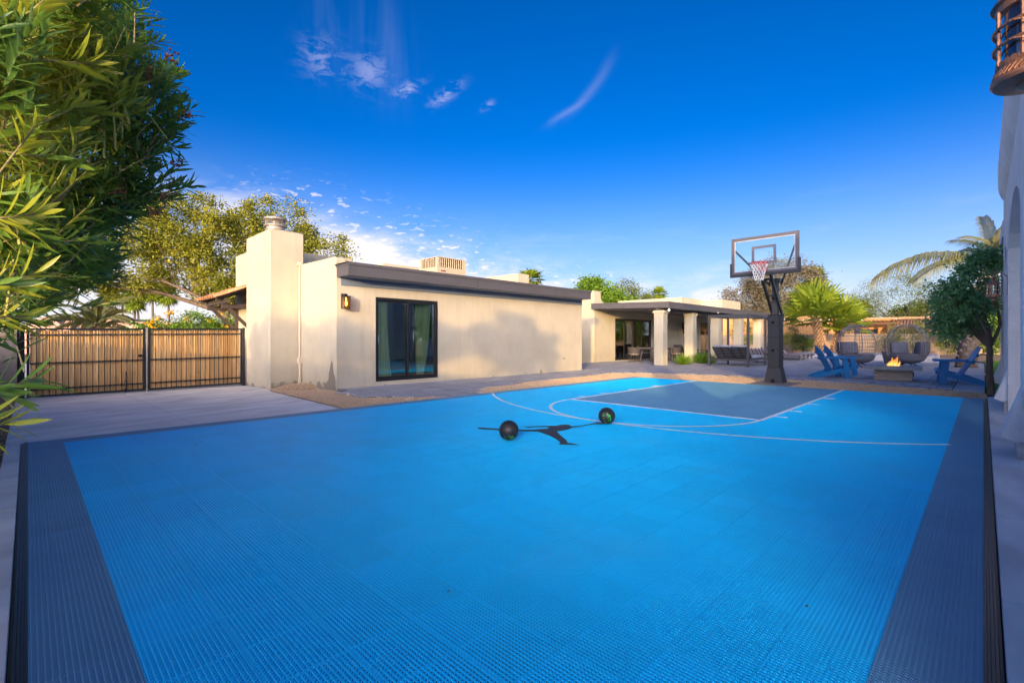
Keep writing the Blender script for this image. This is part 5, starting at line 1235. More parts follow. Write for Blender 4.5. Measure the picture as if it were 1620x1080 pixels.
def pillow(x, y, z, w, h, m, label, rz, tilt=45):
    mb = MB(); n = 8; vs = []
    for s in (-1, 1):
        for i in range(n+1):
            for j in range(n+1):
                u = i/n*2-1; v = j/n*2-1; q = (1-u*u)*(1-v*v); k = 1-.07*(abs(u*v))
                vs.append((s*.075*q**.45+.0001*s, u*w/2*k, v*h/2*k))
    fs = []
    for b in (0, (n+1)**2):
        for i in range(n):
            for j in range(n): fs.append((b+i*(n+1)+j, b+(i+1)*(n+1)+j, b+(i+1)*(n+1)+j+1, b+i*(n+1)+j+1))
    mb.add(vs, fs); o = link('pillow', mb.mesh('pillow', m, True), None, (x, y, z)); o.rotation_euler = (0, R(-tilt), rz); tag(o, label, 'pillow'); return o
pillow(26.42, 7.9, .64, .48, .34, mat('purple_white_pillow', (.20, .03, .16), .9, color2=(.55, .5, .55), vscale=8, detail=1), 'purple and white pillow on the near striped lounger', R(-4))
pillow(27.12, 8.75, .64, .48, .34, mat('green_pillow', (.12, .34, .05), .9, color2=(.5, .55, .4), vscale=8, detail=1), 'green patterned pillow on the second striped lounger', R(-4))

# --- dining set under the patio roof
m_rope = mat('taupe_rope_weave', (0.062, 0.053, 0.05), .85, stretch=(1, 1, .1), bump=.5, bscale=60, var=.2, vscale=60)
m_leg = mat('dark_chair_leg', (0.06, 0.05, 0.045), .6)
def make_dining_chair(label):
    t = thing('dining_chair', label, 'chair', (0, 0, 0), group='taupe rope dining chairs round the patio table')
    mb = MB(); n = 20; vs = []
    for k in range(n+1):
        a = R(70)+R(220)*k/n; hgt = .80-.14*abs(math.cos((a-math.pi)))*0-.16*abs(k/n*2-1)**3
        for z, r in ((.43, .24), (.58, .27), (hgt, .30)): vs.append((r*math.cos(a), r*1.05*math.sin(a), z))
        for z, r in ((hgt, .275), (.58, .245), (.43, .215)): vs.append((r*math.cos(a), r*1.05*math.sin(a), z))
    fs = [(i*6+j, (i+1)*6+j, (i+1)*6+(j+1) % 6, i*6+(j+1) % 6) for i in range(n) for j in range(6)]+[tuple(range(6)), tuple(n*6+5-j for j in range(6))]
    mb.add(vs, fs); part('woven_back', mb, m_rope, t, local=True, smooth=50)
    mb = MB(); mb.lathe([(.05, .40), (.25, .40), (.27, .44), (.25, .48), (.05, .49)], n=20); part('seat', mb, mat('light_seat_pad', (.20, .17, .15), .9), t, local=True, smooth=40)
    for a in (45, 135, 225, 315):
        a = R(a); mb = MB(); mb.tube([(.18*math.cos(a), .18*math.sin(a), .41), (.29*math.cos(a), .29*math.sin(a), 0)], [.018, .012], 6); part('leg', mb, m_leg, t, local=True)
    return t
dc = make_dining_chair('woven dining chair on the near side of the patio table, left'); dc.location = (23.9, 12.35, 0); dc.rotation_euler = (0, 0, R(82))
dup(dc, (25.35, 12.2, 0), R(95), 'woven dining chair on the near side of the patio table, beside the first column')
dup(dc, (22.85, 13.3, 0), R(5), 'woven dining chair at the left head of the patio table, nearest the yellow wall')
dup(dc, (24.0, 14.1, 0), R(-88), 'woven dining chair on the far side of the patio table, by the glass doors')
dup(dc, (25.3, 14.1, 0), R(-92), 'woven dining chair on the far side of the patio table, behind the lemons')
dup(dc, (27.3, 13.0, 0), R(180), 'woven dining chair seen between the first two columns')
def build_table():
    t = thing('dining_table', 'long taupe dining table under the patio roof', 'table', (25, 13.2, 0))
    mb = MB(); mb.cbox(23.5, 26.7, 12.72, 13.68, .72, .76, .01); part('table_top', mb, mat('taupe_table_top', (.26, .22, .19), .5), t)
    for x in (23.9, 26.2):
        mb = MB(); mb.beam((x, 12.95, .72), (x-.1, 12.85, 0), .09, .09); mb.beam((x, 13.45, .72), (x-.1, 13.55, 0), .09, .09); mb.box(x-.04, x+.04, 12.95, 13.45, .64, .715); part('trestle', mb, m_leg, t)
    b = thing('lemon_bowl', 'bowl of yellow lemons on the dining table', 'bowl', (25.4, 13.0, .762))
    mb = MB(); mb.lathe([(.06, .762), (.12, .785), (.17, .83), (.162, .83), (.11, .79), (.05, .772)], (25.4, 13.0, 0), 20); part('bowl', mb, mat('glazed_bowl', (.5, .48, .42), .3), b, smooth=True)
    mm = mat('lemon_skin', (.80, .62, .03), .45)
    for i in range(9):
        a = i*.9; r = .09 if i < 6 else .03; z = .845 if i < 6 else .90
        mb = MB(); mb.lathe([(.003, -.05), (.02, -.042), (.037, -.02), (.04, 0), (.037, .02), (.02, .042), (.003, .05)], (25.4+r*math.cos(a), 13.0+r*math.sin(a), z), 10, M=Matrix.Rotation(a, 3, 'Z') @ Matrix.Rotation(1.2, 3, 'Y')); part('lemon', mb, mm, b, smooth=True)
build_table()
def make_lounge(label):
    t = thing('lounge_armchair', label, 'armchair', (0, 0, 0), group='grey lounge armchairs under the patio roof')
    mc = mat('dark_grey_cushion', (.10, .095, .10), .9)
    for s in (-1, 1):
        mb = MB(); mb.box(-.38, .38, s*.36-.03, s*.36+.03, .56, .60); mb.box(-.38, -.32, s*.36-.025, s*.36+.025, 0, .56); mb.box(.32, .38, s*.36-.025, s*.36+.025, 0, .56); part('arm_frame', mb, m_leg, t, local=True)
    mb = MB(); mb.box(-.38, .38, -.33, .33, .24, .28); part('seat_frame', mb, m_leg, t, local=True)
    mb = MB(); mb.cbox(-.34, .38, -.32, .32, .282, .44, .04); part('seat_cushion', mb, mc, t, local=True, smooth=50)
    M = Matrix.Translation((-.34, 0, .44)) @ Matrix.Rotation(R(-14), 4, 'Y'); mb = MB(); mb.cbox(-.06, .08, -.31, .31, 0, .44, .04, M); part('back_cushion', mb, mc, t, local=True, smooth=50)
    return t
la = make_lounge('dark lounge armchair facing out between the first two columns'); la.location = (29.3, 13.7, 0); la.rotation_euler = (0, 0, R(-120))
dup(la, (29.5, 12.2, 0), R(150), 'dark lounge armchair seen right of the second column')
def build_tv():
    t = thing('television', 'flat black television on a swing arm under the patio roof', 'television', (31.9, 14.8, 2))
    M = Matrix.Translation((31.85, 14.55, 2.0)) @ Matrix.Rotation(R(58), 4, 'Z')
    mb = MB(); mb.box(-.62, .62, -.025, .025, -.40, .40, M); part('casing', mb, m_black, t)
    mb = MB(); mb.box(-.60, .60, -.030, -.026, -.38, .38, M); part('screen', mb, mat('dark_screen', (.01, .01, .012), .15), t)
    mb = MB(); mb.beam((31.85, 14.58, 2.0), (31.95, 14.895, 2.0), .05, .08); part('arm', mb, m_black, t)
build_tv()
def build_flood():
    t = thing('flood_light', 'small lit flood light under the near corner of the patio roof', 'light', (21.5, 10.72, 2.68))
    mb = MB(); mb.box(21.42, 21.56, 10.64, 10.78, 2.66, 2.715); mb.lathe([(.03, 0), (.045, .03), (.05, .08)], (21.40, 10.62, 2.62), 12, M=Matrix.Rotation(R(-100), 3, 'Y')); part('housing', mb, m_dgrey, t)
    mb = MB(); mb.lathe([(.002, 0), (.03, .003), (.042, .02), (.03, .036), (.002, .04)], (21.34, 10.60, 2.63), 12, M=Matrix.Rotation(R(-100), 3, 'Y')); part('lamp', mb, mat_emit('flood_lamp_white', (1, .93, .8), 9), t, smooth=True)
    mb = MB(); mb.box(28.9, 28.98, 14.84, 14.895, 2.0, 2.26); o = link('wall_sconce', mb.mesh('wall_sconce', m_black)); tag(o, 'small dark sconce on the patio back wall right of the first column', 'wall lamp')
build_flood()
def build_string_lights():
    t = thing('string_lights', 'string of small white bulbs hung from the patio roof past the fan palms', 'string lights', (30, 9, 2.9))
    P0, P1, P2 = Vector((25.0, 10.4, 2.75)), Vector((37.4, 7.3, 2.55)), Vector((40.0, 0.6, 2.9))
    me = mat_emit('small_bulb_white', (1, .95, .85), .9); pts = []
    for a, b, n in ((P0, P1, 12), (P1, P2, 8)):
        for i in range(n+1):
            s = i/n; p = a.lerp(b, s); p.z -= .30*4*s*(1-s)*.6; pts.append(p)
    mb = MB(); mb.tube(pts, .006, 4); part('cable', mb, m_black, t)
    bm_ = MB(); bm_.lathe([(.002, -.06), (.028, -.04), (.032, -.02), (.014, 0)], n=8); bme = bm_.mesh('bulb', me, True)
    for p in pts[1:-1:2]: o = link('bulb', bme, t); o.location = p-t.location
build_string_lights()

# ================================================================== VEGETATION
def mat_leaf(name, a, b, rough=.5, trans=.3, vscale=1.2, spec=.4):
    """leaf colour varies in drifts through the crown and from leaf to leaf"""
    m = bpy.data.materials.new(name); m.use_nodes = True; nt = m.node_tree; N = nt.nodes; L = nt.links; p = N['Principled BSDF']
    p.inputs['Roughness'].default_value = rough; p.inputs['Specular IOR Level'].default_value = spec
    g = N.new('ShaderNodeNewGeometry'); n = N.new('ShaderNodeTexNoise'); n.inputs['Scale'].default_value = vscale; n.inputs['Detail'].default_value = 3; L.new(g.outputs['Position'], n.inputs['Vector'])
    r1 = N.new('ShaderNodeMapRange'); r1.inputs['From Min'].default_value = .35; r1.inputs['From Max'].default_value = .65; r1.inputs['To Max'].default_value = .6; L.new(n.outputs['Fac'], r1.inputs['Value'])
    r2 = N.new('ShaderNodeMath'); r2.operation = 'MULTIPLY_ADD'; r2.inputs[1].default_value = .4; L.new(g.outputs['Random Per Island'], r2.inputs[0]); L.new(r1.outputs[0], r2.inputs[2])
    mx = N.new('ShaderNodeMix'); mx.data_type = 'RGBA'; mx.inputs['A'].default_value = (*a, 1); mx.inputs['B'].default_value = (*b, 1); L.new(r2.outputs[0], mx.inputs['Factor'])
    L.new(mx.outputs['Result'], p.inputs['Base Color'])
    tr = N.new('ShaderNodeBsdfTranslucent'); gm = N.new('ShaderNodeGamma'); gm.inputs['Gamma'].default_value = .75; L.new(mx.outputs['Result'], gm.inputs['Color']); L.new(gm.outputs[0], tr.inputs['Color'])
    ms = N.new('ShaderNodeMixShader'); ms.inputs[0].default_value = trans; L.new(p.outputs[0], ms.inputs[1]); L.new(tr.outputs[0], ms.inputs[2]); L.new(ms.outputs[0], N['Material Output'].inputs[0])
    MATS[name] = m; return m
m_bark = mat('rough_bark', (0.11, 0.075, 0.05), .95, color2=(.19, .14, .10), vscale=14, stretch=(1, 1, .25), bump=.8, bscale=30)

def unit(v): return v/np.maximum(1e-9, np.linalg.norm(v, axis=-1, keepdims=True))
def rand_unit(n): return unit(nr.normal(size=(n, 3)))
def leaf_quads(P, D, Nn, L, W, bend=0.0):
    """diamond leaves: base P, direction D, normal Nn, length L, width W (arrays)"""
    S = unit(np.cross(D, Nn)); n = len(P); L = L[:, None]; W = W[:, None]
    V = np.zeros((n, 4, 3)); V[:, 0] = P; V[:, 1] = P+D*L*.45+S*W/2; V[:, 2] = P+D*L-Nn*L*bend; V[:, 3] = P+D*L*.45-S*W/2
    return V.reshape(-1, 3), np.arange(n*4).reshape(-1, 4)
def lance_leaves(P, D, Nn, L, W, curl):
    """longer lanceolate leaves: two rows of quads folded on the midrib, curling down"""
    S = unit(np.cross(D, Nn)); Nn = unit(np.cross(S, D)); n = len(P); V = np.zeros((n, 11, 3)); L = L[:, None]; W = W[:, None]; c = curl[:, None]
    st = (0.0, .28, .58, .84); wd = (.18, .85, 1.0, .55)
    for i, (s, w) in enumerate(zip(st, wd)):
        mid = P+D*L*s-Nn*L*c*s*s
        V[:, i] = mid-Nn*W*.10; V[:, 4+i] = mid+S*W*w/2
        if i: V[:, 7+i] = mid-S*W*w/2
    tip = P+D*L-Nn*L*c
    # index: mid 0-3, right 4-7, left 8-10 (for i=1..3); tip stored by collapsing
    V2 = np.concatenate([V, tip[:, None]], 1)
    f = [(0, 4, 5, 1), (1, 5, 6, 2), (2, 6, 7, 3), (0, 1, 8, 0), (1, 2, 9, 8), (2, 3, 10, 9)]
    tri = [(3, 7, 11), (3, 11, 10), (0, 1, 8)]
    q = [(0, 4, 5, 1), (1, 5, 6, 2), (2, 6, 7, 3), (1, 2, 9, 8), (2, 3, 10, 9)]
    F = []
    for a, b, cc, d in q: F += [(a, b, cc), (a, cc, d)]
    F += tri
    F = np.array(F); FF = (F[None]+(np.arange(n)*12)[:, None, None]).reshape(-1, 3)
    return V2.reshape(-1, 3), FF

def branches(base, trunk_top, centers, r0, nlimb, sway=.3, seed=1):
    """tapered trunk, limbs splitting towards the clumps; returns MB"""
    r = random.Random(seed); mb = MB(); base = Vector(base); top = Vector(trunk_top)
    def curve(a, b, ra, rb, n, w, cap=True):
        pts = []; off = Vector((r.uniform(-1, 1), r.uniform(-1, 1), r.uniform(-.3, .5)))*w*(b-a).length
        for i in range(n+1):
            s = i/n; p = a.lerp(b, s)+off*math.sin(math.pi*s)+Vector((r.uniform(-1, 1), r.uniform(-1, 1), 0))*w*.08*(b-a).length; pts.append(p)
        pts[0] = a; pts[-1] = b
        mb.tube(pts, [ra+(rb-ra)*i/n for i in range(n+1)], 7 if ra > .05 else 5, caps=False); return pts
    tp = curve(base, top, r0, r0*.72, 5, sway*.3)
    C = [Vector(c) for c in centers]
    # group clumps by direction into limbs
    C.sort(key=lambda c: math.atan2(c.y-top.y, c.x-top.x))
    groups = [C[i::1][int(len(C)*k/nlimb):int(len(C)*(k+1)/nlimb)] for k, i in zip(range(nlimb), [0]*nlimb)]
    for g in groups:
        if not g: continue
        m = sum(g, Vector())/len(g); e = top.lerp(m, .62)
        lp = curve(top, e, r0*.55, r0*.25, 5, sway)
        for c in g:
            s = lp[r.choice((2, 3, 4, 5))]; curve(s, c, r0*.09, r0*.02, 4, sway)
    return mb

def tree(name, label, cat, base, top, ells, r0, nlimb, m_leafs, leaf, nclump, per, cl_r, bark=None, group=None, seed=1, droop=0.0, sway=.22, flat=.8):
    """ells: list of (x, y, z, rx, ry, rz) ellipsoids that make up the crown"""
    t = thing(name, label, cat, base, group=group); r = np.random.default_rng(seed)
    vol = np.array([e[3]*e[4]*e[5] for e in ells]); pr = vol**.75; pr /= pr.sum()
    idx = r.choice(len(ells), nclump, p=pr); E = np.array(ells)[idx]
    d = unit(r.normal(size=(nclump, 3))); rad = r.uniform(.45, 1.0, (nclump, 1))**.6
    C = E[:, :3]+d*rad*E[:, 3:]
    mb = branches(base, top, [tuple(c) for c in C[:min(nclump, 60)]], r0, nlimb, sway, seed)
    part('trunk', mb, bark or m_bark, t, smooth=True, fix=False)
    n = nclump*per; c = np.repeat(C, per, 0); cs = np.repeat(r.uniform(.65, 1.3, (nclump, 1)), per, 0)
    off = r.normal(size=(n, 3))*.5*cl_r*cs; off[:, 2] *= flat; P = c+off
    D = unit(off+r.normal(size=(n, 3))*cl_r*.6+np.array([0, 0, -droop*cl_r])); Nn = unit(r.normal(size=(n, 3))+np.array([0, 0, .8]))
    V, F = leaf_quads(P, D, Nn, r.uniform(.7, 1.3, n)*leaf[0], r.uniform(.7, 1.3, n)*leaf[1], .15)
    o = join_np('foliage', V-np.array(t.location), F, m_leafs, t, stuff=True, loc=(0, 0, 0))
    return t

m_mesq = mat_leaf('mesquite_leaf', (.13, .17, .015), (.38, .36, .03), vscale=.7)
m_green = mat_leaf('green_leaf', (.04, .11, .018), (.14, .24, .03))
m_bright = mat_leaf('bright_green_leaf', (.08, .19, .015), (.22, .36, .03))
m_olive = mat_leaf('olive_grey_leaf', (.13, .125, .075), (.30, .26, .17), vscale=.5)
m_verde = mat_leaf('palo_verde_leaf', (.10, .14, .03), (.20, .24, .07))
m_ole = mat_leaf('oleander_leaf', (.06, .155, .035), (.19, .31, .03), rough=.34, vscale=1.6, trans=.38, spec=.45)
m_citrus = mat_leaf('glossy_dark_leaf', (.11, .30, .12), (.26, .48, .16), rough=.3, spec=.6)

# big mesquite behind the gate and the chimney
tree('mesquite_tree', 'large golden green mesquite tree behind the gate and the chimney', 'tree', (7.6, 27.6, -.2), (7.2, 27.9, 2.6),
     [(6.9, 30, 6.0, 3.6, 3, 2.9), (3.2, 30.5, 4.9, 2.4, 2.4, 1.6), (9.6, 28.6, 7.2, 2.4, 2.4, 2.0), (11.9, 27.2, 5.9, 1.7, 1.8, 1.7), (5.2, 29, 7.0, 2.4, 2.2, 1.8), (8.2, 29, 4.2, 2.8, 2.2, 1.8), (1.2, 31.0, 4.2, 1.6, 1.6, 1.0), (7.5, 26.5, 3.6, 1.6, 1.6, 1.0)],
     .24, 9, m_mesq, (.14, .085), 520, 140, .47, seed=4)
# centre trees behind the house
tree('leafy_tree', 'bright green rounded tree behind the patio roof, left of the far palm', 'tree', (45.5, 32.5, 0), (45.5, 32.5, 3.5),
     [(45.5, 32.2, 6.6, 1.8, 1.8, 1.6), (46.8, 30.9, 6.0, 1.8, 1.8, 1.4), (48.6, 30.0, 5.0, 2.2, 2.2, 1.1)], .25, 6, m_bright, (.28, .17), 150, 100, .75, seed=6)
tree('sparse_tree', 'thin grey green tree beside the bright rounded tree', 'tree', (52.5, 32, 0), (52.5, 32, 3.5),
     [(52.3, 31.9, 7.0, 2.0, 2.0, 1.5), (54.0, 30.6, 6.1, 1.7, 1.7, 1.3)], .2, 6, m_verde, (.24, .11), 60, 60, .75, seed=7)
# eucalyptus behind the basketball hoop
tree('eucalyptus_tree', 'tall dusty olive brown tree behind the basketball hoop', 'tree', (64.5, 18.5, 0), (64.5, 18.5, 4),
     [(64.2, 18.6, 8.6, 3.6, 3.4, 2.4), (64.0, 21.2, 6.3, 3.0, 2.8, 1.9), (65.4, 16.0, 7.8, 2.6, 2.6, 3.0), (63.0, 23.2, 5.5, 1.8, 1.8, 1.3), (65.0, 17.4, 4.6, 4.0, 4.4, 1.8)], .3, 8, m_olive, (.30, .13), 210, 95, .95, seed=8)
# palo verde behind the egg chairs
tree('palo_verde_tree', 'airy pale green palo verde tree behind the neighbour house', 'tree', (60, 5.6, 0), (60, 5.6, 2.4),
     [(59.8, 5.9, 5.2, 2.6, 3.6, 2.6), (59.5, 8.8, 4.6, 1.8, 2.2, 1.6), (60, 2.8, 4.4, 2.2, 2.6, 2.0)], .16, 9, m_verde, (.22, .05), 190, 60, .75, seed=9, sway=.12)
tree('bushy_tree', 'dark green bushy tree behind the orange roof', 'tree', (62, 1.2, 0), (62, 1.2, 1.5), [(61.5, 3.0, 3.9, 2.0, 3.4, .9), (62, -0.5, 4.0, 2, 2.5, 1.8)], .16, 5, m_green, (.25, .15), 110, 90, .6, seed=10)
tree('round_tree', 'leafy green tree right of the orange neighbour house', 'tree', (50.0, .4, 0), (50.0, .4, 1.2), [(49.8, .6, 2.4, 1.2, 1.6, 1.3), (50.5, -2.2, 2.6, 1.6, 1.8, 1.5)], .12, 5, m_bright, (.2, .11), 90, 90, .5, seed=11)
# small glossy tree by the arcade
tree('glossy_leafed_tree', 'small multi-stemmed tree with dark glossy leaves beside the white arcade', 'tree', (15.60, -.13, -.05), (15.68, -.10, 1.05),
     [(15.8, .50, 2.05, .50, .46, .50), (15.8, .25, 2.50, .50, .45, .50), (16.0, .05, 2.95, .42, .36, .36), (15.9, .72, 2.45, .25, .22, .28), (16.0, .62, 1.52, .36, .30, .28), (16.1, 0.15, 1.9, .38, .32, .50), (16.0, -.1, 3.1, .36, .26, .28)],
     .075, 7, m_citrus, (.095, .05), 135, 66, .17, seed=12, sway=.16)
# yellow trumpet bush beside the canopy
tree('yellow_bells_bush', 'bright green bush with yellow flowers behind the right gate leaf', 'bush', (4.6, 22.0, -.3), (4.6, 22.0, .5), [(4.6, 22.0, 1.55, 1.1, 1.0, .75), (3.4, 22.4, 1.35, .8, .8, .55), (5.9, 21.8, 1.3, .8, .8, .7)], .07, 6, m_bright, (.11, .05), 130, 90, .30, seed=13)
def flowers():
    r = random.Random(5); t = [o for o in COL.objects if o.name == 'yellow_bells_bush'][0]; mf = mat('yellow_petal', (.85, .50, .02), .6, translucent=.3)
    for k in range(16):
        a = r.uniform(0, 6.28); c = Vector((4.5+1.5*math.cos(a)*r.uniform(.3, 1), 21.2+r.uniform(-.2, .5), r.uniform(1.1, 2.25))); mb = MB()
        for j in range(12):
            p = c+Vector((r.gauss(0, .07), r.gauss(0, .07), r.gauss(0, .05))); M = Matrix.Translation(p) @ Matrix.Rotation(r.random()*6, 4, (r.random(), r.random(), 1)); mb.box(-.03, .03, -.03, .03, -.008, .008, M)
        part('flower_cluster', mb, mf, t, stuff=True)
flowers()

# ------------------------------------------------------------------ oleander by the left edge of the court
OLE = [(0.04, 4.23, 3.12, .62), (0.36, 3.89, 2.90, .46), (0.55, 3.72, 2.62, .28), (0.50, 3.88, 2.30, .30), (0.19, 4.06, 2.38, .50), (0.02, 3.94, 1.75, .44), (0.24, 4.56, 1.80, .30), (-0.03, 3.43, 1.43, .16),
       (0.30, 4.37, 2.11, .34), (0.34, 4.05, 3.25, .32), (-0.3, 4.26, 2.31, .62), (-.75, 4.6, 2.6, .6), (-.7, 3.6, 2.9, .5), (-.55, 3.3, 2.1, .45), (-.9, 5.6, 2.4, .6), (-.2, 4.9, 2.7, .5), (.02, 3.9, 3.35, .38), (.12, 2.95, 3.0, .30), (-.12, 2.7, 2.35, .26), (-.1, 2.9, 1.75, .22)]
def shoots_to_leaves(S, L0, W0, per, seed, m, nm, parent, stuff=True):
    """S: (tip position, direction) list -> whorled oleander leaves; returns also the stem polylines"""
    r = np.random.default_rng(seed); k = len(S); tip = np.array([s[0] for s in S]); d = unit(np.array([s[1] for s in S])); Ls = r.uniform(.16, .30, k)
    a = unit(np.cross(d, r.normal(size=(k, 3)))); b = np.cross(d, a)
    rep = lambda x: np.repeat(x, per, 0)
    s = np.tile(np.linspace(0, 1, per), k); ang = np.tile(np.arange(per)*2.2, k)+rep(r.uniform(0, 6, k))+r.normal(0, .15, k*per)
    side = rep(a)*np.cos(ang)[:, None]+rep(b)*np.sin(ang)[:, None]
    P = rep(tip)-rep(d)*(rep(Ls)*(1-s))[:, None]
    open_ = (1.05-.62*s)+r.normal(0, .12, k*per); D = unit(rep(d)*np.cos(open_)[:, None]+side*np.sin(open_)[:, None]+np.array([0, 0, -.06]))
    Nn = unit(rep(d)-D*np.sum(rep(d)*D, -1, keepdims=True)+1e-6)
    n = k*per; L = L0*r.uniform(.75, 1.2, n)*(1-.35*np.clip((s-.75)/.25, 0, 1)); W = L*W0*r.uniform(.85, 1.15, n)
    return P, D, Nn, L, W, r.uniform(.03, .28, n)
def build_oleander():
    t = thing('oleander_shrub', 'tall oleander shrub with long narrow leaves filling the upper left, lit gold by the sun', 'shrub', (-.7, 4.0, -.05))
    r = np.random.default_rng(21); E = np.array(OLE); w = E[:, 3]**2; w /= w.sum(); K = 1500
    idx = r.choice(len(E), K, p=w); d = unit(r.normal(size=(K, 3))+np.array([.25, .0, .35])); rad = r.uniform(.35, 1.0, (K, 1))**.6
    tips = E[idx, :3]+d*rad*E[idx, 3:4]
    root = np.array([-.75, 4.0, .6]); dirs = unit(unit(tips-root)*1.0+d*.7+r.normal(size=(K, 3))*.25+np.array([0, 0, .12]))
    keep = (tips[:, 2] < 3.62) & (tips[:, 2] > 1.2); tips, dirs = tips[keep], dirs[keep]
    P, D, Nn, L, W, c = shoots_to_leaves(list(zip(tips, dirs)), .125, .155, 17, 3, None, '', None)
    V, F = lance_leaves(P, D, Nn, L, W, c); loc = np.array(t.location)
    join_np('foliage', V-loc, F, m_ole, t, stuff=True, loc=(0, 0, 0))
    # outer left shoots, sunlight painted into their yellow-green leaf and twig colour
    m_sun_tint = mat_leaf('oleander_sun_tinted_leaf', (.18, .26, .02), (.42, .42, .03), rough=.38, vscale=2.5, trans=.42)
    Y_ = np.array([(0.02, 3.3, 2.9, .42), (-.10, 3.0, 2.45, .40), (.12, 3.2, 2.6, .30), (-.05, 2.9, 1.9, .30), (.22, 3.3, 2.75, .22), (.38, 3.35, 2.62, .16)]); KY = 170
    iy = r.choice(len(Y_), KY, p=Y_[:, 3]/Y_[:, 3].sum()); dy_ = unit(r.normal(size=(KY, 3))); ty = Y_[iy, :3]+dy_*Y_[iy, 3:4]*r.uniform(.2, 1, (KY, 1)); vy = unit(dy_*.5+np.array([.25, -.1, .7])+r.normal(size=(KY, 3))*.3)
    P, D, Nn, L, W, c = shoots_to_leaves(list(zip(ty, vy)), .125, .15, 15, 5, None, '', None); V, F = lance_leaves(P, D, Nn, L, W, c)
    join_np('sun_tinted_shoots', V-loc, F, m_sun_tint, t, stuff=True, loc=(0, 0, 0))
    tw2 = MB()
    for i in range(KY):
        a = Vector(ty[i]); dd = Vector(vy[i]); tw2.tube([a-dd*.34+Vector((-.03, .02, -.02)), a-dd*.15, a], [.006, .0045, .002], 4, caps=False)
    part('sun_tinted_twigs', tw2, mat('sun_tinted_stem', (.40, .36, .08), .7), t, stuff=True, fix=False)  # twigs coloured gold as if the sun lit them
    # stems
    rr = random.Random(8); mb = MB(); m_stem = mat('oleander_stem', (.22, .17, .08), .8, color2=(.32, .27, .13), vscale=20)
    cs = [Vector(e[:3]) for e in OLE]
    for k in range(14):
        b = Vector((-.75+rr.uniform(-.35, .35), 3.9+rr.uniform(-1.0, 1.3), -.05)); c_ = cs[k % len(cs)]+Vector((rr.uniform(-.2, .2), rr.uniform(-.2, .2), rr.uniform(-.1, .2)))
        m1 = b.lerp(c_, .5)+Vector((-.15, 0, .25)); mb.tube([b, b.lerp(m1, .5)+Vector((rr.uniform(-.05, .05), 0, .05)), m1, m1.lerp(c_, .6)+Vector((0, 0, .06)), c_], [.026, .022, .018, .013, .006], 6)
        for j in range(9):
            q = m1.lerp(c_, rr.uniform(.1, 1)); i = rr.randrange(len(tips)); best = min((Vector(tips[rr.randrange(len(tips))]) for _ in range(26)), key=lambda v: (v-q).length)
            mb.tube([q, q.lerp(best, .5)+Vector((0, 0, -.03)), best], [.008, .006, .003], 5)
    part('stems', mb, m_stem, t, smooth=True)
    # thin twigs under each shoot
    tw = MB()
    for i in range(0, len(tips), 2):
        a = Vector(tips[i]); dd = Vector(dirs[i]); tw.tube([a-dd*.30+Vector((0, 0, -.03)), a-dd*.14, a], [.0045, .0035, .002], 4, caps=False)
    part('twigs', tw, m_stem, t, stuff=True, fix=False)
    # close shoots whose leaves are big enough to pick apart: each leaf an object
    near = [((-.02, 2.62, 1.02), (.55, .35, -.25)), ((.02, 2.5, 1.10), (.5, .15, .15)), ((-.03, 2.35, 0.96), (.6, .1, -.05)), ((.00, 2.7, 1.34), (.6, .2, .05)), ((.03, 2.75, 1.52), (.5, .1, .3)), ((-.02, 2.45, 1.44), (.6, -.1, .0)),
            ((.05, 2.9, 1.9), (.5, .2, .4)), ((.12, 3.0, 2.2), (.6, .1, .4)), ((.22, 3.0, 2.55), (.7, .1, .25)), ((.02, 2.7, 2.1), (.3, -.2, .6)), ((.16, 2.9, 2.05), (.7, .1, .1)), ((.24, 3.25, 1.75), (.7, .1, .1)), ((.02, 2.55, 1.72), (.6, 0, .2)), ((.30, 3.2, 2.42), (.8, 0, .3)), ((.08, 2.75, 2.7), (.4, 0, .7))]
    P, D, Nn, L, W, c = shoots_to_leaves(near, .15, .17, 18, 9, None, '', None)
    lv, lf = lance_leaves(np.zeros((1, 3)), np.array([[1.0, 0, 0]]), np.array([[0, 0, 1.0]]), np.array([1.0]), np.array([.16]), np.array([.14]))
    me = None
    for i in range(len(P)):
        if me is None: o = join_np('leaf', lv, lf, m_sun_tint, t, loc=(0, 0, 0)); me = o.data; me2 = me.copy(); me2.materials[0] = m_ole  # first leaf mesh carries the same painted-in sunlight colour
        else: o = link('leaf', me if (i//18) % 5 > 1 else me2, t, (0, 0, 0))
        X = Vector(D[i]).normalized(); Z = Vector(Nn[i]); Yv = Z.cross(X).normalized(); Z = X.cross(Yv)
        o.matrix_local = Matrix.Translation(Vector(P[i])-t.location) @ Matrix((X, Yv, Z)).transposed().to_4x4() @ Matrix.Diagonal((L[i], L[i], L[i], 1))
    mb = MB()
    for tip, dd in near:
        a = Vector(tip); dv = Vector(dd).normalized(); mb.tube([a-dv*.6+Vector((-.15, .1, -.1)), a-dv*.28, a-dv*.1, a], [.007, .0055, .004, .003], 5)
    part('near_stems', mb, m_stem, t, smooth=True)
    # spent flower clusters out at the tips
    mf = mat('dried_flower', (.17, .055, .03), .8, color2=(.30, .13, .07), vscale=40)
    for c in ((0.60, 3.45, 2.93), (.52, 3.6, 2.86), (.68, 3.50, 2.63), (.66, 3.62, 2.36), (.62, 3.72, 2.16), (.58, 3.8, 2.06), (.44, 3.6, 2.98), (.40, 3.8, 2.18)):
        mb = MB()
        for j in range(14):
            p = Vector(c)+Vector((rr.gauss(0, .022), rr.gauss(0, .022), rr.gauss(0, .022))); mb.tube([Vector(c)-Vector((.03, 0, .02)), p], .0012, 3)
            M = Matrix.Translation(p) @ Matrix.Rotation(rr.random()*6, 4, (rr.random(), rr.random(), 1)); mb.box(-.007, .007, -.006, .006, -.003, .003, M)
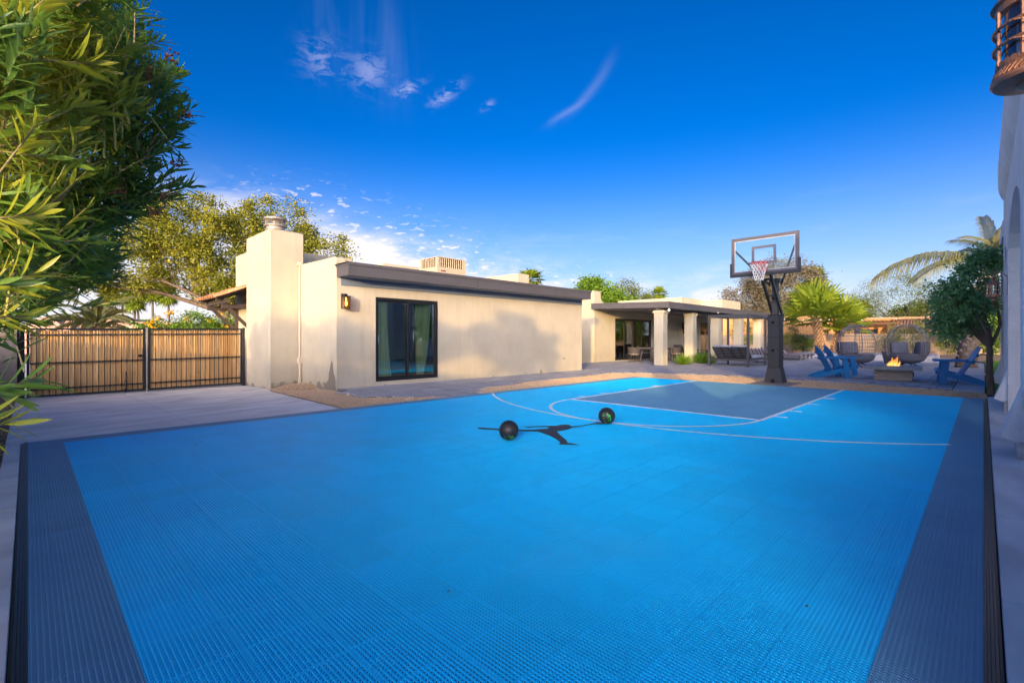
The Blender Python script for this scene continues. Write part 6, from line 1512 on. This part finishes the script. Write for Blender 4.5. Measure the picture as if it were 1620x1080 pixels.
        part('flower_cluster', mb, mf, t, stuff=True)
build_oleander()
def hedge(name, label, ells, K, seed):
    t = thing(name, label, 'hedge', (ells[0][0], ells[0][1], -.05)); r = np.random.default_rng(seed); E = np.array(ells); w = (E[:, 3]*E[:, 4]*E[:, 5])**.7; w /= w.sum()
    idx = r.choice(len(E), K, p=w); d = unit(r.normal(size=(K, 3))); rad = r.uniform(.25, 1.0, (K, 1))**.6; tips = E[idx, :3]+d*rad*E[idx, 3:]
    dirs = unit(d*.6+np.array([.1, 0, .9])+r.normal(size=(K, 3))*.3)
    P, D, Nn, L, W, c = shoots_to_leaves(list(zip(tips, dirs)), .14, .16, 14, seed+1, None, '', None)
    V, F = lance_leaves(P, D, Nn, L, W, c); join_np('foliage', V-np.array(t.location), F, m_ole, t, stuff=True, loc=(0, 0, 0))
    mb = MB(); rr = random.Random(seed)
    for e in ells:
        for k in range(4):
            b = Vector((e[0]+rr.uniform(-.2, .2), e[1]+rr.uniform(-.4, .4), -.05)); mb.tube([b, b+Vector((rr.uniform(-.1, .1), rr.uniform(-.1, .1), e[2]*.5)), Vector((e[0]+rr.uniform(-.3, .3), e[1]+rr.uniform(-.4, .4), e[2]+e[5]*.4))], [.02, .015, .006], 5)
    part('stems', mb, bpy.data.materials['oleander_stem'], t, smooth=True)
hedge('oleander_hedge', 'oleander hedge along the left boundary wall up to the gate', [(-1.5, 5.9, 1.6, .5, .8, 1.35), (-1.7, 6.9, 1.45, .5, .8, 1.2), (-1.7, 8.2, 1.5, .5, .9, 1.2), (-1.6, 9.8, 1.6, .5, 1.0, 1.25), (-1.6, 11.1, 1.5, .5, .7, 1.0), (-1.5, 13.0, .8, .5, .9, .6), (-1.3, 14.6, .7, .5, .7, .5), (-1.6, 9.6, 2.25, .45, 1.3, .62), (-1.6, 7.4, 2.2, .45, 1.1, .60), (-1.5, 5.6, 2.5, .45, .9, .7), (-1.6, 11.1, 2.0, .45, .5, .6)], 2500, 31)
hedge('garden_hedge', 'oleander hedge along the boundary wall behind the camera', [(-2.2, 2.4, .85, .5, 1.0, .85), (-2.2, .6, .8, .5, .9, .8), (-2.1, -5.5, 1.0, .5, 1.0, .95), (-2.1, -8, 1.1, .5, 1.2, 1.0), (-2.1, -11, 1.2, .5, 1.4, 1.1)], 420, 37)

# ------------------------------------------------------------------ palms
m_fan = mat_leaf('fan_palm_leaf', (.12, .20, .018), (.32, .40, .03), vscale=.9, trans=.35)
m_dry = mat('dry_palm_boot', (.34, .17, .08), .9, color2=(.60, .38, .20), vscale=9)
m_feather = mat_leaf('feather_palm_leaf', (.11, .13, .05), (.24, .23, .09), vscale=.8, trans=.3)
def fan_frond(seed=0, n=17, pet=.80, R_=1.15, spread=200, droop=.20):
    r = random.Random(seed); mb = MB(); mb.tube([(0, 0, 0), (pet*.5, 0, .04), (pet, 0, 0)], [.022, .016, .012], 5)
    for k in range(n):
        a = R(-spread/2+spread*k/(n-1)); ca, sa = math.cos(a), math.sin(a); L = R_*(.72+.28*math.cos(a*.55))*r.uniform(.92, 1.05); dw = R(spread/(n-1))*.50
        fold = (.03 if k % 2 else -.03)
        def pt(s, off, z): return (pet+L*s*math.cos(a+off), L*s*math.sin(a+off), z)
        dz = -droop*abs(math.sin(a/2))*.4
        z1 = fold+dz*.3; z2 = dz*.7; z3 = dz-droop*r.uniform(.3, 1.1)*.45
        b = len(mb.v); mb.v.extend([(pet, 0, 0), pt(.62, dw, z1), pt(.62, -dw, z1-fold*1.5), pt(.84, dw*.45, z2), pt(.84, -dw*.45, z2), pt(1.0, 0, z3)])
        mb.f.extend([(b, b+1, b+2), (b+1, b+3, b+4, b+2), (b+3, b+5, b+4)])
    return mb.mesh('frond', m_fan, False, False)
def place_frond(me, t, nm, base, az, pitch, roll, sc):
    o = link(nm, me, t, (0, 0, 0)); M = Matrix.Translation(Vector(base)) @ Matrix.Rotation(az, 4, 'Z') @ Matrix.Rotation(-pitch, 4, 'Y') @ Matrix.Rotation(roll, 4, 'X') @ Matrix.Diagonal((sc, sc, sc, 1)); o.matrix_local = M; return o
FANS = [fan_frond(i) for i in range(3)]
def fan_palm(label, x, y, h, lean, sc, seed, group, nf=26):
    t = thing('fan_palm', label, 'palm tree', (x, y, 0), group=group); r = random.Random(seed); mb = MB(); top = Vector((lean[0], lean[1], h))
    pts = [Vector((0, 0, -.05)).lerp(top, s)+Vector((0, 0, 0)) for s in (0, .25, .5, .75, 1)]; mb.tube(pts, [.36, .30, .28, .27, .25], 12); part('trunk', mb, m_bark, t, local=True, smooth=True)
    mb = MB()
    for k in range(190):
        s = k/190; a = k*2.4; p = Vector((0, 0, 0)).lerp(top, s); rr = .32-.06*s; d = Vector((math.cos(a), math.sin(a), 0)); q = p+d*rr
        tip = q+d*r.uniform(.10, .20)+Vector((0, 0, r.uniform(.10, .22))); sd_ = Vector((-d.y, d.x, 0))*.06
        mb.add([q-sd_, q+sd_, tip+sd_*.5, tip-sd_*.5, q-sd_+Vector((0, 0, .09)), q+sd_+Vector((0, 0, .09))], [(0, 1, 2, 3), (4, 3, 2, 5), (0, 3, 4), (1, 5, 2)])
    part('boots', mb, m_dry, t, local=True, stuff=True)
    for k in range(nf):
        az = k*2.399+r.uniform(-.2, .2); u = (k+.5)/nf; pitch = R(84-96*u)+r.uniform(-.1, .1); place_frond(FANS[k % 3], t, 'frond', top+Vector((0, 0, -.25*u)), az, pitch, r.uniform(-.35, .35), sc*r.uniform(.88, 1.08))
    return t
fan_palm('larger fan palm left of the egg chairs, the taller of the two with shaggy trunks', 45.6, 9.3, 3.0, (-.50, .51), 1.62, 3, 'shaggy fan palms by the pool', 24)
fan_palm('smaller fan palm with shaggy trunk, right beside the taller one', 46.2, 8.66, 2.4, (.42, -.46), 1.38, 5, 'shaggy fan palms by the pool', 20)

def feather_frond(L=2.6, n=46, ll=.55, arch=.9, seed=0, droop=.5, m=None):
    r = random.Random(seed); mb = MB(); pts = []; z = 0; x = 0
    for i in range(n+1):
        s = i/n; ang = arch*(.55-1.55*s); x += L/n*math.cos(ang); z += L/n*math.sin(ang); pts.append(Vector((x, 0, z)))
    mb.tube(pts[::3], [.022*(1-.8*i/len(pts[::3])) for i in range(len(pts[::3]))], 5)
    for i in range(6, n):
        s = i/n; p = pts[i]; T_ = (pts[min(n, i+1)]-pts[i-1]).normalized(); le = ll*math.sin(math.pi*(.12+.80*s))**.6*r.uniform(.85, 1.1)
        for sg in (-1, 1):
            for q in (0, .5):
                pp = p+T_*(L/n*q); d = (T_*.65+Vector((0, sg*.95, .25))).normalized(); mid = pp+d*le*.55; tip = pp+d*le*.85+Vector((0, 0, -droop*le*r.uniform(.5, 1.2))); w = T_*.016
                b = len(mb.v); mb.v.extend([tuple(pp-w), tuple(pp+w), tuple(mid+w), tuple(mid-w), tuple(tip)]); mb.f.extend([(b, b+1, b+2, b+3), (b+3, b+2, b+4)])
    return mb.mesh('frond', m or m_feather, False, False)
def feather_palm(label, x, y, h, r0, L, seed, nf=30, lo=-50, trunk_m=None, sc=1.0, ll=.55, lean=(0, 0), droop=.5):
    t = thing('date_palm', label, 'palm tree', (x, y, 0)); r = random.Random(seed); mb = MB()
    mb.tube([(0, 0, -.05), (0, 0, .25), (lean[0]*.35, lean[1]*.35, h*.5), (lean[0], lean[1], h)], [r0*1.15, r0, r0*.95, r0*.85], 14); part('trunk', mb, trunk_m or m_bark, t, local=True, smooth=True)
    mb = MB()
    for k in range(150):
        s = k/150; a = k*2.4; d = Vector((math.cos(a), math.sin(a), 0)); q = Vector((lean[0]*s*s*1.0+(lean[0]*.35*2-lean[0]*.5)*0, lean[1]*s*s, h*s))+d*r0*.98; sd_ = Vector((-d.y, d.x, 0))*r0*.3; o_ = d*.045
        mb.add([q-sd_, q+sd_, q+o_+Vector((0, 0, .09)), q-sd_*.4+Vector((0, 0, .14)), q+sd_*.4+Vector((0, 0, .14))], [(0, 1, 2), (0, 2, 3), (1, 4, 2), (3, 2, 4)])
    part('leaf_scars', mb, m_dry if r0 < .3 else mat('grey_palm_bark', (.22, .18, .16), .95, var=.3, vscale=8), t, local=True, stuff=True)
    fr = [feather_frond(L, seed=i+seed, arch=.8+.25*i, ll=ll, droop=droop) for i in range(3)]
    for k in range(nf):
        u = (k+.5)/nf; az = k*2.399+r.uniform(-.15, .15); pitch = R(78-(78-lo)*u)
        place_frond(fr[k % 3], t, 'frond', (lean[0], lean[1], h-.1*u), az, pitch-.35, r.uniform(-.5, .5), sc*r.uniform(.85, 1.1))
    return t, fr
feather_palm('arching date palm left of the dark car roof, behind the gate', 2.2, 28.6, 1.75, .28, 2.1, 5, nf=30, lo=-25, ll=.42)
t_, fr_ = feather_palm('tall date palm with a grey trunk and a long frond reaching left, beside the arcade', 29.0, .55, 4.6, .34, 3.6, 9, nf=7, lo=25, sc=.55, ll=.80, droop=1.0, lean=(.1, -.85))
for az, pt_, sc in ((R(104), R(3), 1.22), (R(124), R(-4), .9), (R(-60), R(10), .9), (R(-100), R(-5), .9), (R(20), R(5), .8), (R(200), R(38), .55), (R(-150), R(62), .6), (R(160), R(72), .62), (R(60), R(48), .6)):
    place_frond(fr_[0], t_, 'frond', (.1, -.85, 4.5), az, pt_, rnd.uniform(-.3, .3), sc)

def sky_palm(label, x, y, h, seed, sc=1.0, group='slender fan palms on the skyline', cs=1.0):
    t = thing('skyline_palm', label, 'palm tree', (x, y, 0), group=group); r = random.Random(seed); mb = MB(); lx, ly = r.uniform(-.4, .4), r.uniform(-.4, .4)
    mb.tube([(0, 0, -.3), (lx*.2, ly*.2, h*.35), (lx*.6, ly*.6, h*.7), (lx, ly, h)], [.24*sc, .19*sc, .16*sc, .15*sc], 7); part('trunk', mb, mat('slender_palm_trunk', (.15, .12, .10), .9), t, local=True, smooth=True)
    mb = MB()
    for k in range(34):
        az = k*2.399; u = k/34; pitch = R(80-140*u); d = Vector((math.cos(az)*math.cos(pitch), math.sin(az)*math.cos(pitch), math.sin(pitch))); sd_ = Vector((-math.sin(az), math.cos(az), 0))
        L = 1.35*cs*r.uniform(.85, 1.1); b = Vector((lx, ly, h))+d*L*.35; up = d.cross(sd_)
        for j in range(9):
            a = -1.15+2.3*j/8; dd = (d*math.cos(a)+sd_*math.sin(a)).normalized(); tip = b+dd*L*(.75 if abs(a) > .8 else .9)+Vector((0, 0, -.22*L*r.uniform(.4, 1.1))); w = dd.cross(up).normalized()*.07*L
            m = b+dd*L*.45; mb.add([b, m+w, tip, m-w], [(0, 1, 2, 3)])
        mb.add([Vector((lx, ly, h)), Vector((lx, ly, h))+sd_*.03, b+sd_*.03, b], [(0, 1, 2, 3)])
    part('crown', mb, m_fan if sc < 2 else m_green, t, local=True, fix=False)
for i, (x, y, h, lab) in enumerate(((12.1, 130, 10.0, 'slender skyline palm half hidden by the oleander, leftmost over the pink building'), (13.95, 128.2, 10.6, 'slender skyline palm just right of the arching date palm'), (15.6, 126.5, 9.0, 'shortest skyline palm over the pink building'), (16.4, 125.8, 10.7, 'skyline palm directly behind the shortest one'), (18.4, 123.7, 11.0, 'straight skyline palm standing alone near the vent pipe'), (20.8, 121.3, 10.2, 'rightmost skyline palm, beneath the mesquite branches'))):
    sky_palm(lab, x, y, h, i+40, 1.35, cs=1.75)
sky_palm('palm crown showing above the grey fascia roof line', 44.4, 40.4, 8.6, 51, 1.2, cs=1.25, group='')
sky_palm('small far palm above the patio roof', 69.2, 36.6, 8.3, 52, 1.1, cs=.95, group='')
sky_palm('small low palm beside the one above the patio roof', 67.9, 37.6, 7.3, 58, 1.0, cs=.8, group='')
sky_palm('tall far palm above the larger fan palm', 92.8, 19.8, 11.6, 53, 1.3, cs=1.5, group='')
sky_palm('palm crown peeking between the dusty tree and the fan palm', 68.6, 15.9, 6.9, 54, 1.2, cs=1.3, group='')
sky_palm('small far palm between the fan palms and the palo verde', 73.8, 10.6, 4.8, 55, 1.2, cs=1.2, group='')
sky_palm('low palm crown at the end of the upper roof block', 60.0, 22.8, 3.6, 56, 1.2, cs=1.0, group='')

# ------------------------------------------------------------------ shrubs
def tuft(label, x, y, h, n, seed):
    t = thing('grassy_shrub', label, 'shrub', (x, y, 0), group=''); r = np.random.default_rng(seed)
    P = np.zeros((n, 3)); P[:, :2] = r.normal(0, .07, (n, 2)); d = r.normal(size=(n, 3)); d[:, 2] = np.abs(d[:, 2])*.7+.75; d = unit(d)
    V, F = lance_leaves(P, d, unit(r.normal(size=(n, 3))+np.array([0, 0, .1])), r.uniform(.6, 1.1, n)*h, np.full(n, .022), r.uniform(.1, .6, n))
    join_np('blades', V, F, m_bright, t, stuff=True, loc=(0, 0, 0))
tuft('small grassy shrub at the foot of the first patio column', 22.5, 10.45, .55, 420, 1)
tuft('wider grassy shrub between the second column and the daybed', 24.4, 10.35, .62, 480, 2)
tuft('second clump of the grassy shrub by the second column', 24.95, 10.1, .5, 360, 3)
def bush(label, x, y, h, w, seed, m=None, leaf=(.11, .05)):
    tree('wall_shrub', label, 'shrub', (x, y, -.05), (x, y, h*.3), [(x, y, h*.6, w, w, h*.42), (x+w*.3, y-w*.3, h*.35, w*.7, w*.7, h*.25)], .04, 5, m or m_verde, leaf, 46, 60, .24, seed=seed)
for i, (x, y, h, w, lab, m) in enumerate(((48.6, 13.6, 1.5, .8, 'low olive shrub against the block wall, just right of the hoop pole', m_verde), (49.0, 11.6, 1.55, .8, 'dark green shrub against the block wall left of the fan palms', m_green), (43.5, 15.0, 3.2, 1.0, 'tall green shrub behind the last patio column', m_green), (41.2, 17.2, 2.4, .9, 'bright green shrub between the last two patio columns', m_bright), (48.5, 12.3, 2.6, .6, 'spindly shrub rising above the block wall', m_verde),
    (47.5, 1.9, 2.3, .6, 'tall thin shrub on the dirt right of the right egg chair', m_verde), (45.5, -.2, 2.1, .75, 'leafy shrub left of the grey palm trunk', m_green), (50.5, 5.2, 2.6, .6, 'green shrub above the wall seen over the right egg chair', m_verde), (46.5, 3.6, 2.6, .8, 'shrub against the wall behind the right egg chair', m_verde), (44.0, -3.4, 2.2, 1.0, 'green shrub beyond the lawn behind the glossy tree', m_bright))):
    bush(lab, x, y, h, w, 60+i, m)
for i, (x, y) in enumerate(((24.8, -1.9), (28.0, -2.6), (31.5, -2.2), (35, -2.4))):
    bush('bright green garden shrub beyond the lawn, ' + ('nearest the glossy tree', 'second along the lawn', 'third along the lawn', 'farthest along the lawn')[i], x, y, 1.9+.3*i, 1.0, 80+i, m_bright)

# ================================================================== NEIGHBOURS
block_wall('rear_block_wall', 'long tan block wall behind the pool and the palms', 52, 24, 52, -14, -.1, 1.70, stuff=True, mcol=mat('tan_block', (0.40, 0.30, 0.22), .95, var=.15, vscale=2, bump=.3, bscale=30))
def pink_building():
    t = thing('pink_building', 'low pink stucco building with a curved parapet behind the gate', 'building', (5, 50, 0))
    mb = MB(); d = Vector((2.7, -2.75, 0)).normalized()
    M = Matrix.Translation((-2.5, 59, 0)) @ Matrix.Rotation(math.atan2(d.y, d.x), 4, 'Z')
    L = 15.6; pts = [(0, 0), (L, 0), (L, 2.66), (L-5.0, 2.66), (L-5.2, 3.0), (L-7.6, 3.1), (L-8.6, 3.05), (L-9.1, 2.4), (L-9.3, 2.4), (L-9.8, 2.9), (L-10.6, 3.1), (L-11.6, 2.8), (L-12.6, 2.3), (0, 2.2)]
    n = len(pts); mb.add([M @ Vector((a, 0, b)) for a, b in pts]+[M @ Vector((a, 6, b)) for a, b in pts], [tuple(range(n)), tuple(range(2*n-1, n-1, -1))]+[(i, i+n, (i+1) % n+n, (i+1) % n) for i in range(n)])
    part('walls', mb, m_pink, t)
    mb = MB(); c = M @ Vector((L-2.0, 1.5, 0)); mb.lathe([(.14, 2.6), (.14, 2.85), (.2, 2.87), (.2, 2.98), (.02, 3.05)], (c.x, c.y, 0), 12); part('roof_vent', mb, m_steel, t)
pink_building()
def orange_house():
    t = thing('orange_neighbour_house', 'warm orange stucco neighbour house with timber pergola and tiled lean-to', 'house', (57, 8, 0))
    mb = MB(); mb.box(55.5, 66, 3.2, 10.0, -.1, 3.05); mb.box(53.6, 66, 10.0, 22.5, -.1, 3.55); part('walls', mb, m_orange, t)
    mb = MB(); mb.box(55.35, 66.1, 3.1, 9.99, 3.05, 3.22); mb.box(53.5, 66.1, 10.0, 22.6, 3.55, 3.7); part('roof_edge', mb, mat('roof_edge_tan', (.50, .31, .17), .85), t)
    mw = mat_wood('pergola_timber', (.17, .085, .045), (.10, .05, .03), obj_var=.1, axis='Y')
    for y in (6.0, 9.4): mb = MB(); mb.box(53.6, 53.8, y-.1, y+.1, -.1, 2.55); part('pergola_post', mb, mw, t)
    mb = MB(); mb.box(53.55, 53.85, 5.2, 10.0, 2.56, 2.78); part('pergola_beam', mb, mw, t)
    for k in range(16): mb = MB(); y = 5.3+k*.3; mb.box(53.3, 55.5, y-.04, y+.04, 2.785, 2.92); part('rafter', mb, mw, t)
    tm = MB()
    for k in range(12):
        y = 3.5+k*.22; mb_ = tm; mb_.tube([(54.2, y, 2.1), (55.45, y, 2.95)], .10, 7)
    part('tile_lean_to', tm, mat('weathered_tile', (.34, .19, .12), .85, var=.2, vscale=5), t, smooth=True)
    mb = MB(); mb.box(54.2, 55.48, 3.4, 6.1, 1.95, 2.04); part('lean_to_deck', mb, mw, t)
    for y0, y1, z0, z1 in ((3.6, 3.85, 1.4, 2.0), (7.0, 8.8, .9, 2.1)):
        mb = MB(); mb.box(55.47, 55.499, y0, y1, z0, z1); w = part('window', mb, mat('dark_window', (.04, .045, .05), .2), t)
        mb = MB(); mb.box(55.44, 55.469, y0-.06, y1+.06, z0-.06, z0); mb.box(55.44, 55.469, y0-.06, y1+.06, z1, z1+.06); part('frame', mb, m_dgrey, w)
orange_house()

def build_car():
    """dark SUV parked nose-on behind the gate: only its roof shows over the boards"""
    t = thing('parked_car', 'black car behind the driveway gate with only its roof showing', 'car', (1.65, 19.2, -.24)); zb = -.24; cx = 1.65
    mp = mat('black_car_paint', (.012, .013, .016), .22, spec=.6); mg = mat('car_glass', (.01, .012, .014), .08, spec=.8)
    mb = MB(); prof = [(16.5, .45), (16.45, .8), (16.6, 1.02), (17.5, 1.12), (18.35, 1.60-.02), (20.9, 1.62), (21.4, 1.2), (21.5, .5), (21.2, .3), (16.8, .3)]
    V = []; n = len(prof)
    for x, k in ((-.93, 0), (-.90, 1), (.90, 1), (.93, 0)):
        for y, z in prof:
            V.append((cx+(x if z < 1.15 else x*.74), y, zb+z))
    fs = [(j*n+i, j*n+(i+1) % n, (j+1)*n+(i+1) % n, (j+1)*n+i) for j in range(3) for i in range(n)]+[tuple(range(n)), tuple(range(4*n-1, 3*n-1, -1))]
    mb.add(V, fs); part('body', mb, mp, t, smooth=35)
    mb = MB(); mb.add([(cx+a*.62, y, zb+z) for a, y, z in ((-1.05, 18.25, 1.60), (1.05, 18.25, 1.60), (1.0, 18.32, 1.70), (-1.0, 18.32, 1.70), (-.98, 20.9, 1.70), (.98, 20.9, 1.70), (1.0, 18.6, 1.745), (-1.0, 18.6, 1.745), (-.92, 20.6, 1.75), (.92, 20.6, 1.75))],
                      [(0, 1, 2, 3), (3, 2, 6, 7), (7, 6, 9, 8), (8, 9, 5, 4)])
    for s in (-1, 1): mb.tube([(cx+s*.58, 18.5, zb+1.79), (cx+s*.60, 19.6, zb+1.81), (cx+s*.58, 20.6, zb+1.79)], .022, 6)
    part('roof', mb, mp, t, smooth=50)
    mb = MB(); mb.add([(cx-.72, 17.55, zb+1.14), (cx+.72, 17.55, zb+1.14), (cx+.63, 18.25, zb+1.62), (cx-.63, 18.25, zb+1.62)], [(0, 1, 2, 3)]); part('windscreen', mb, mg, t)
    for y in (17.4, 20.6):
        for s in (-1, 1):
            mb = MB(); mb.lathe([(.02, -.11), (.33, -.11), (.35, -.06), (.35, .06), (.33, .11), (.02, .11)], (cx+s*.86, y, zb+.35), 20, M=Matrix.Rotation(math.pi/2, 3, 'Y')); part('wheel', mb, mat('tyre', (.015, .015, .015), .9), t, smooth=40)
build_car()

# potted plant seen through the right egg chair
def planter():
    t = thing('potted_plant', 'grey tapered planter with a leafy plant seen through the right egg chair', 'planter', (30.4, 3.35, 0))
    mb = MB(); mb.lathe([(.22, 0), (.34, .55), (.36, .62), (.31, .62), (.30, .55)], (30.4, 3.35, 0), 4, M=Matrix.Rotation(.4, 3, 'Z')); part('pot', mb, mat('slate_pot', (.06, .07, .09), .6), t)
    r = np.random.default_rng(5); n = 900; P = np.array([30.4, 3.35, 1.15])+r.normal(size=(n, 3))*np.array([.28, .28, .26])
    V, F = leaf_quads(P, rand_unit(n), rand_unit(n), r.uniform(.05, .09, n), r.uniform(.025, .04, n)); join_np('foliage', V-np.array(t.location), F, m_verde, t, stuff=True, loc=(0, 0, 0))
    mb = MB()
    for k in range(7): a = k*.9; mb.tube([(30.4, 3.35, .55), (30.4+.22*math.cos(a), 3.35+.22*math.sin(a), 1.25)], .01, 4)
    part('stems', mb, m_bark, t)
planter()
bpy.context.view_layer.update()
def debris():
    r = random.Random(77); mb = MB()
    for k in range(46):
        x, y = (r.uniform(.4, 13.5), r.uniform(.4, 7.8)) if k < 30 else (r.uniform(.2, 3.8), r.uniform(8.5, 14))
        z = .0055 if k < 30 else zd(x, y)+.004; a = r.random()*6.28; l, w = r.uniform(.008, .026), r.uniform(.003, .008)
        c, sn = math.cos(a), math.sin(a)
        mb.add([(x-l*c, y-l*sn, z), (x+w*sn, y-w*c, z+.003), (x+l*c, y+l*sn, z+.001), (x-w*sn, y+w*c, z+.004)], [(0, 1, 2, 3)])
    o = struct('leaf_litter', mb, mat('dry_leaf', (.07, .045, .025), .9)); o['kind'] = 'stuff'; o['label'] = 'tiny dry leaves and twigs scattered on the court and driveway'
debris()
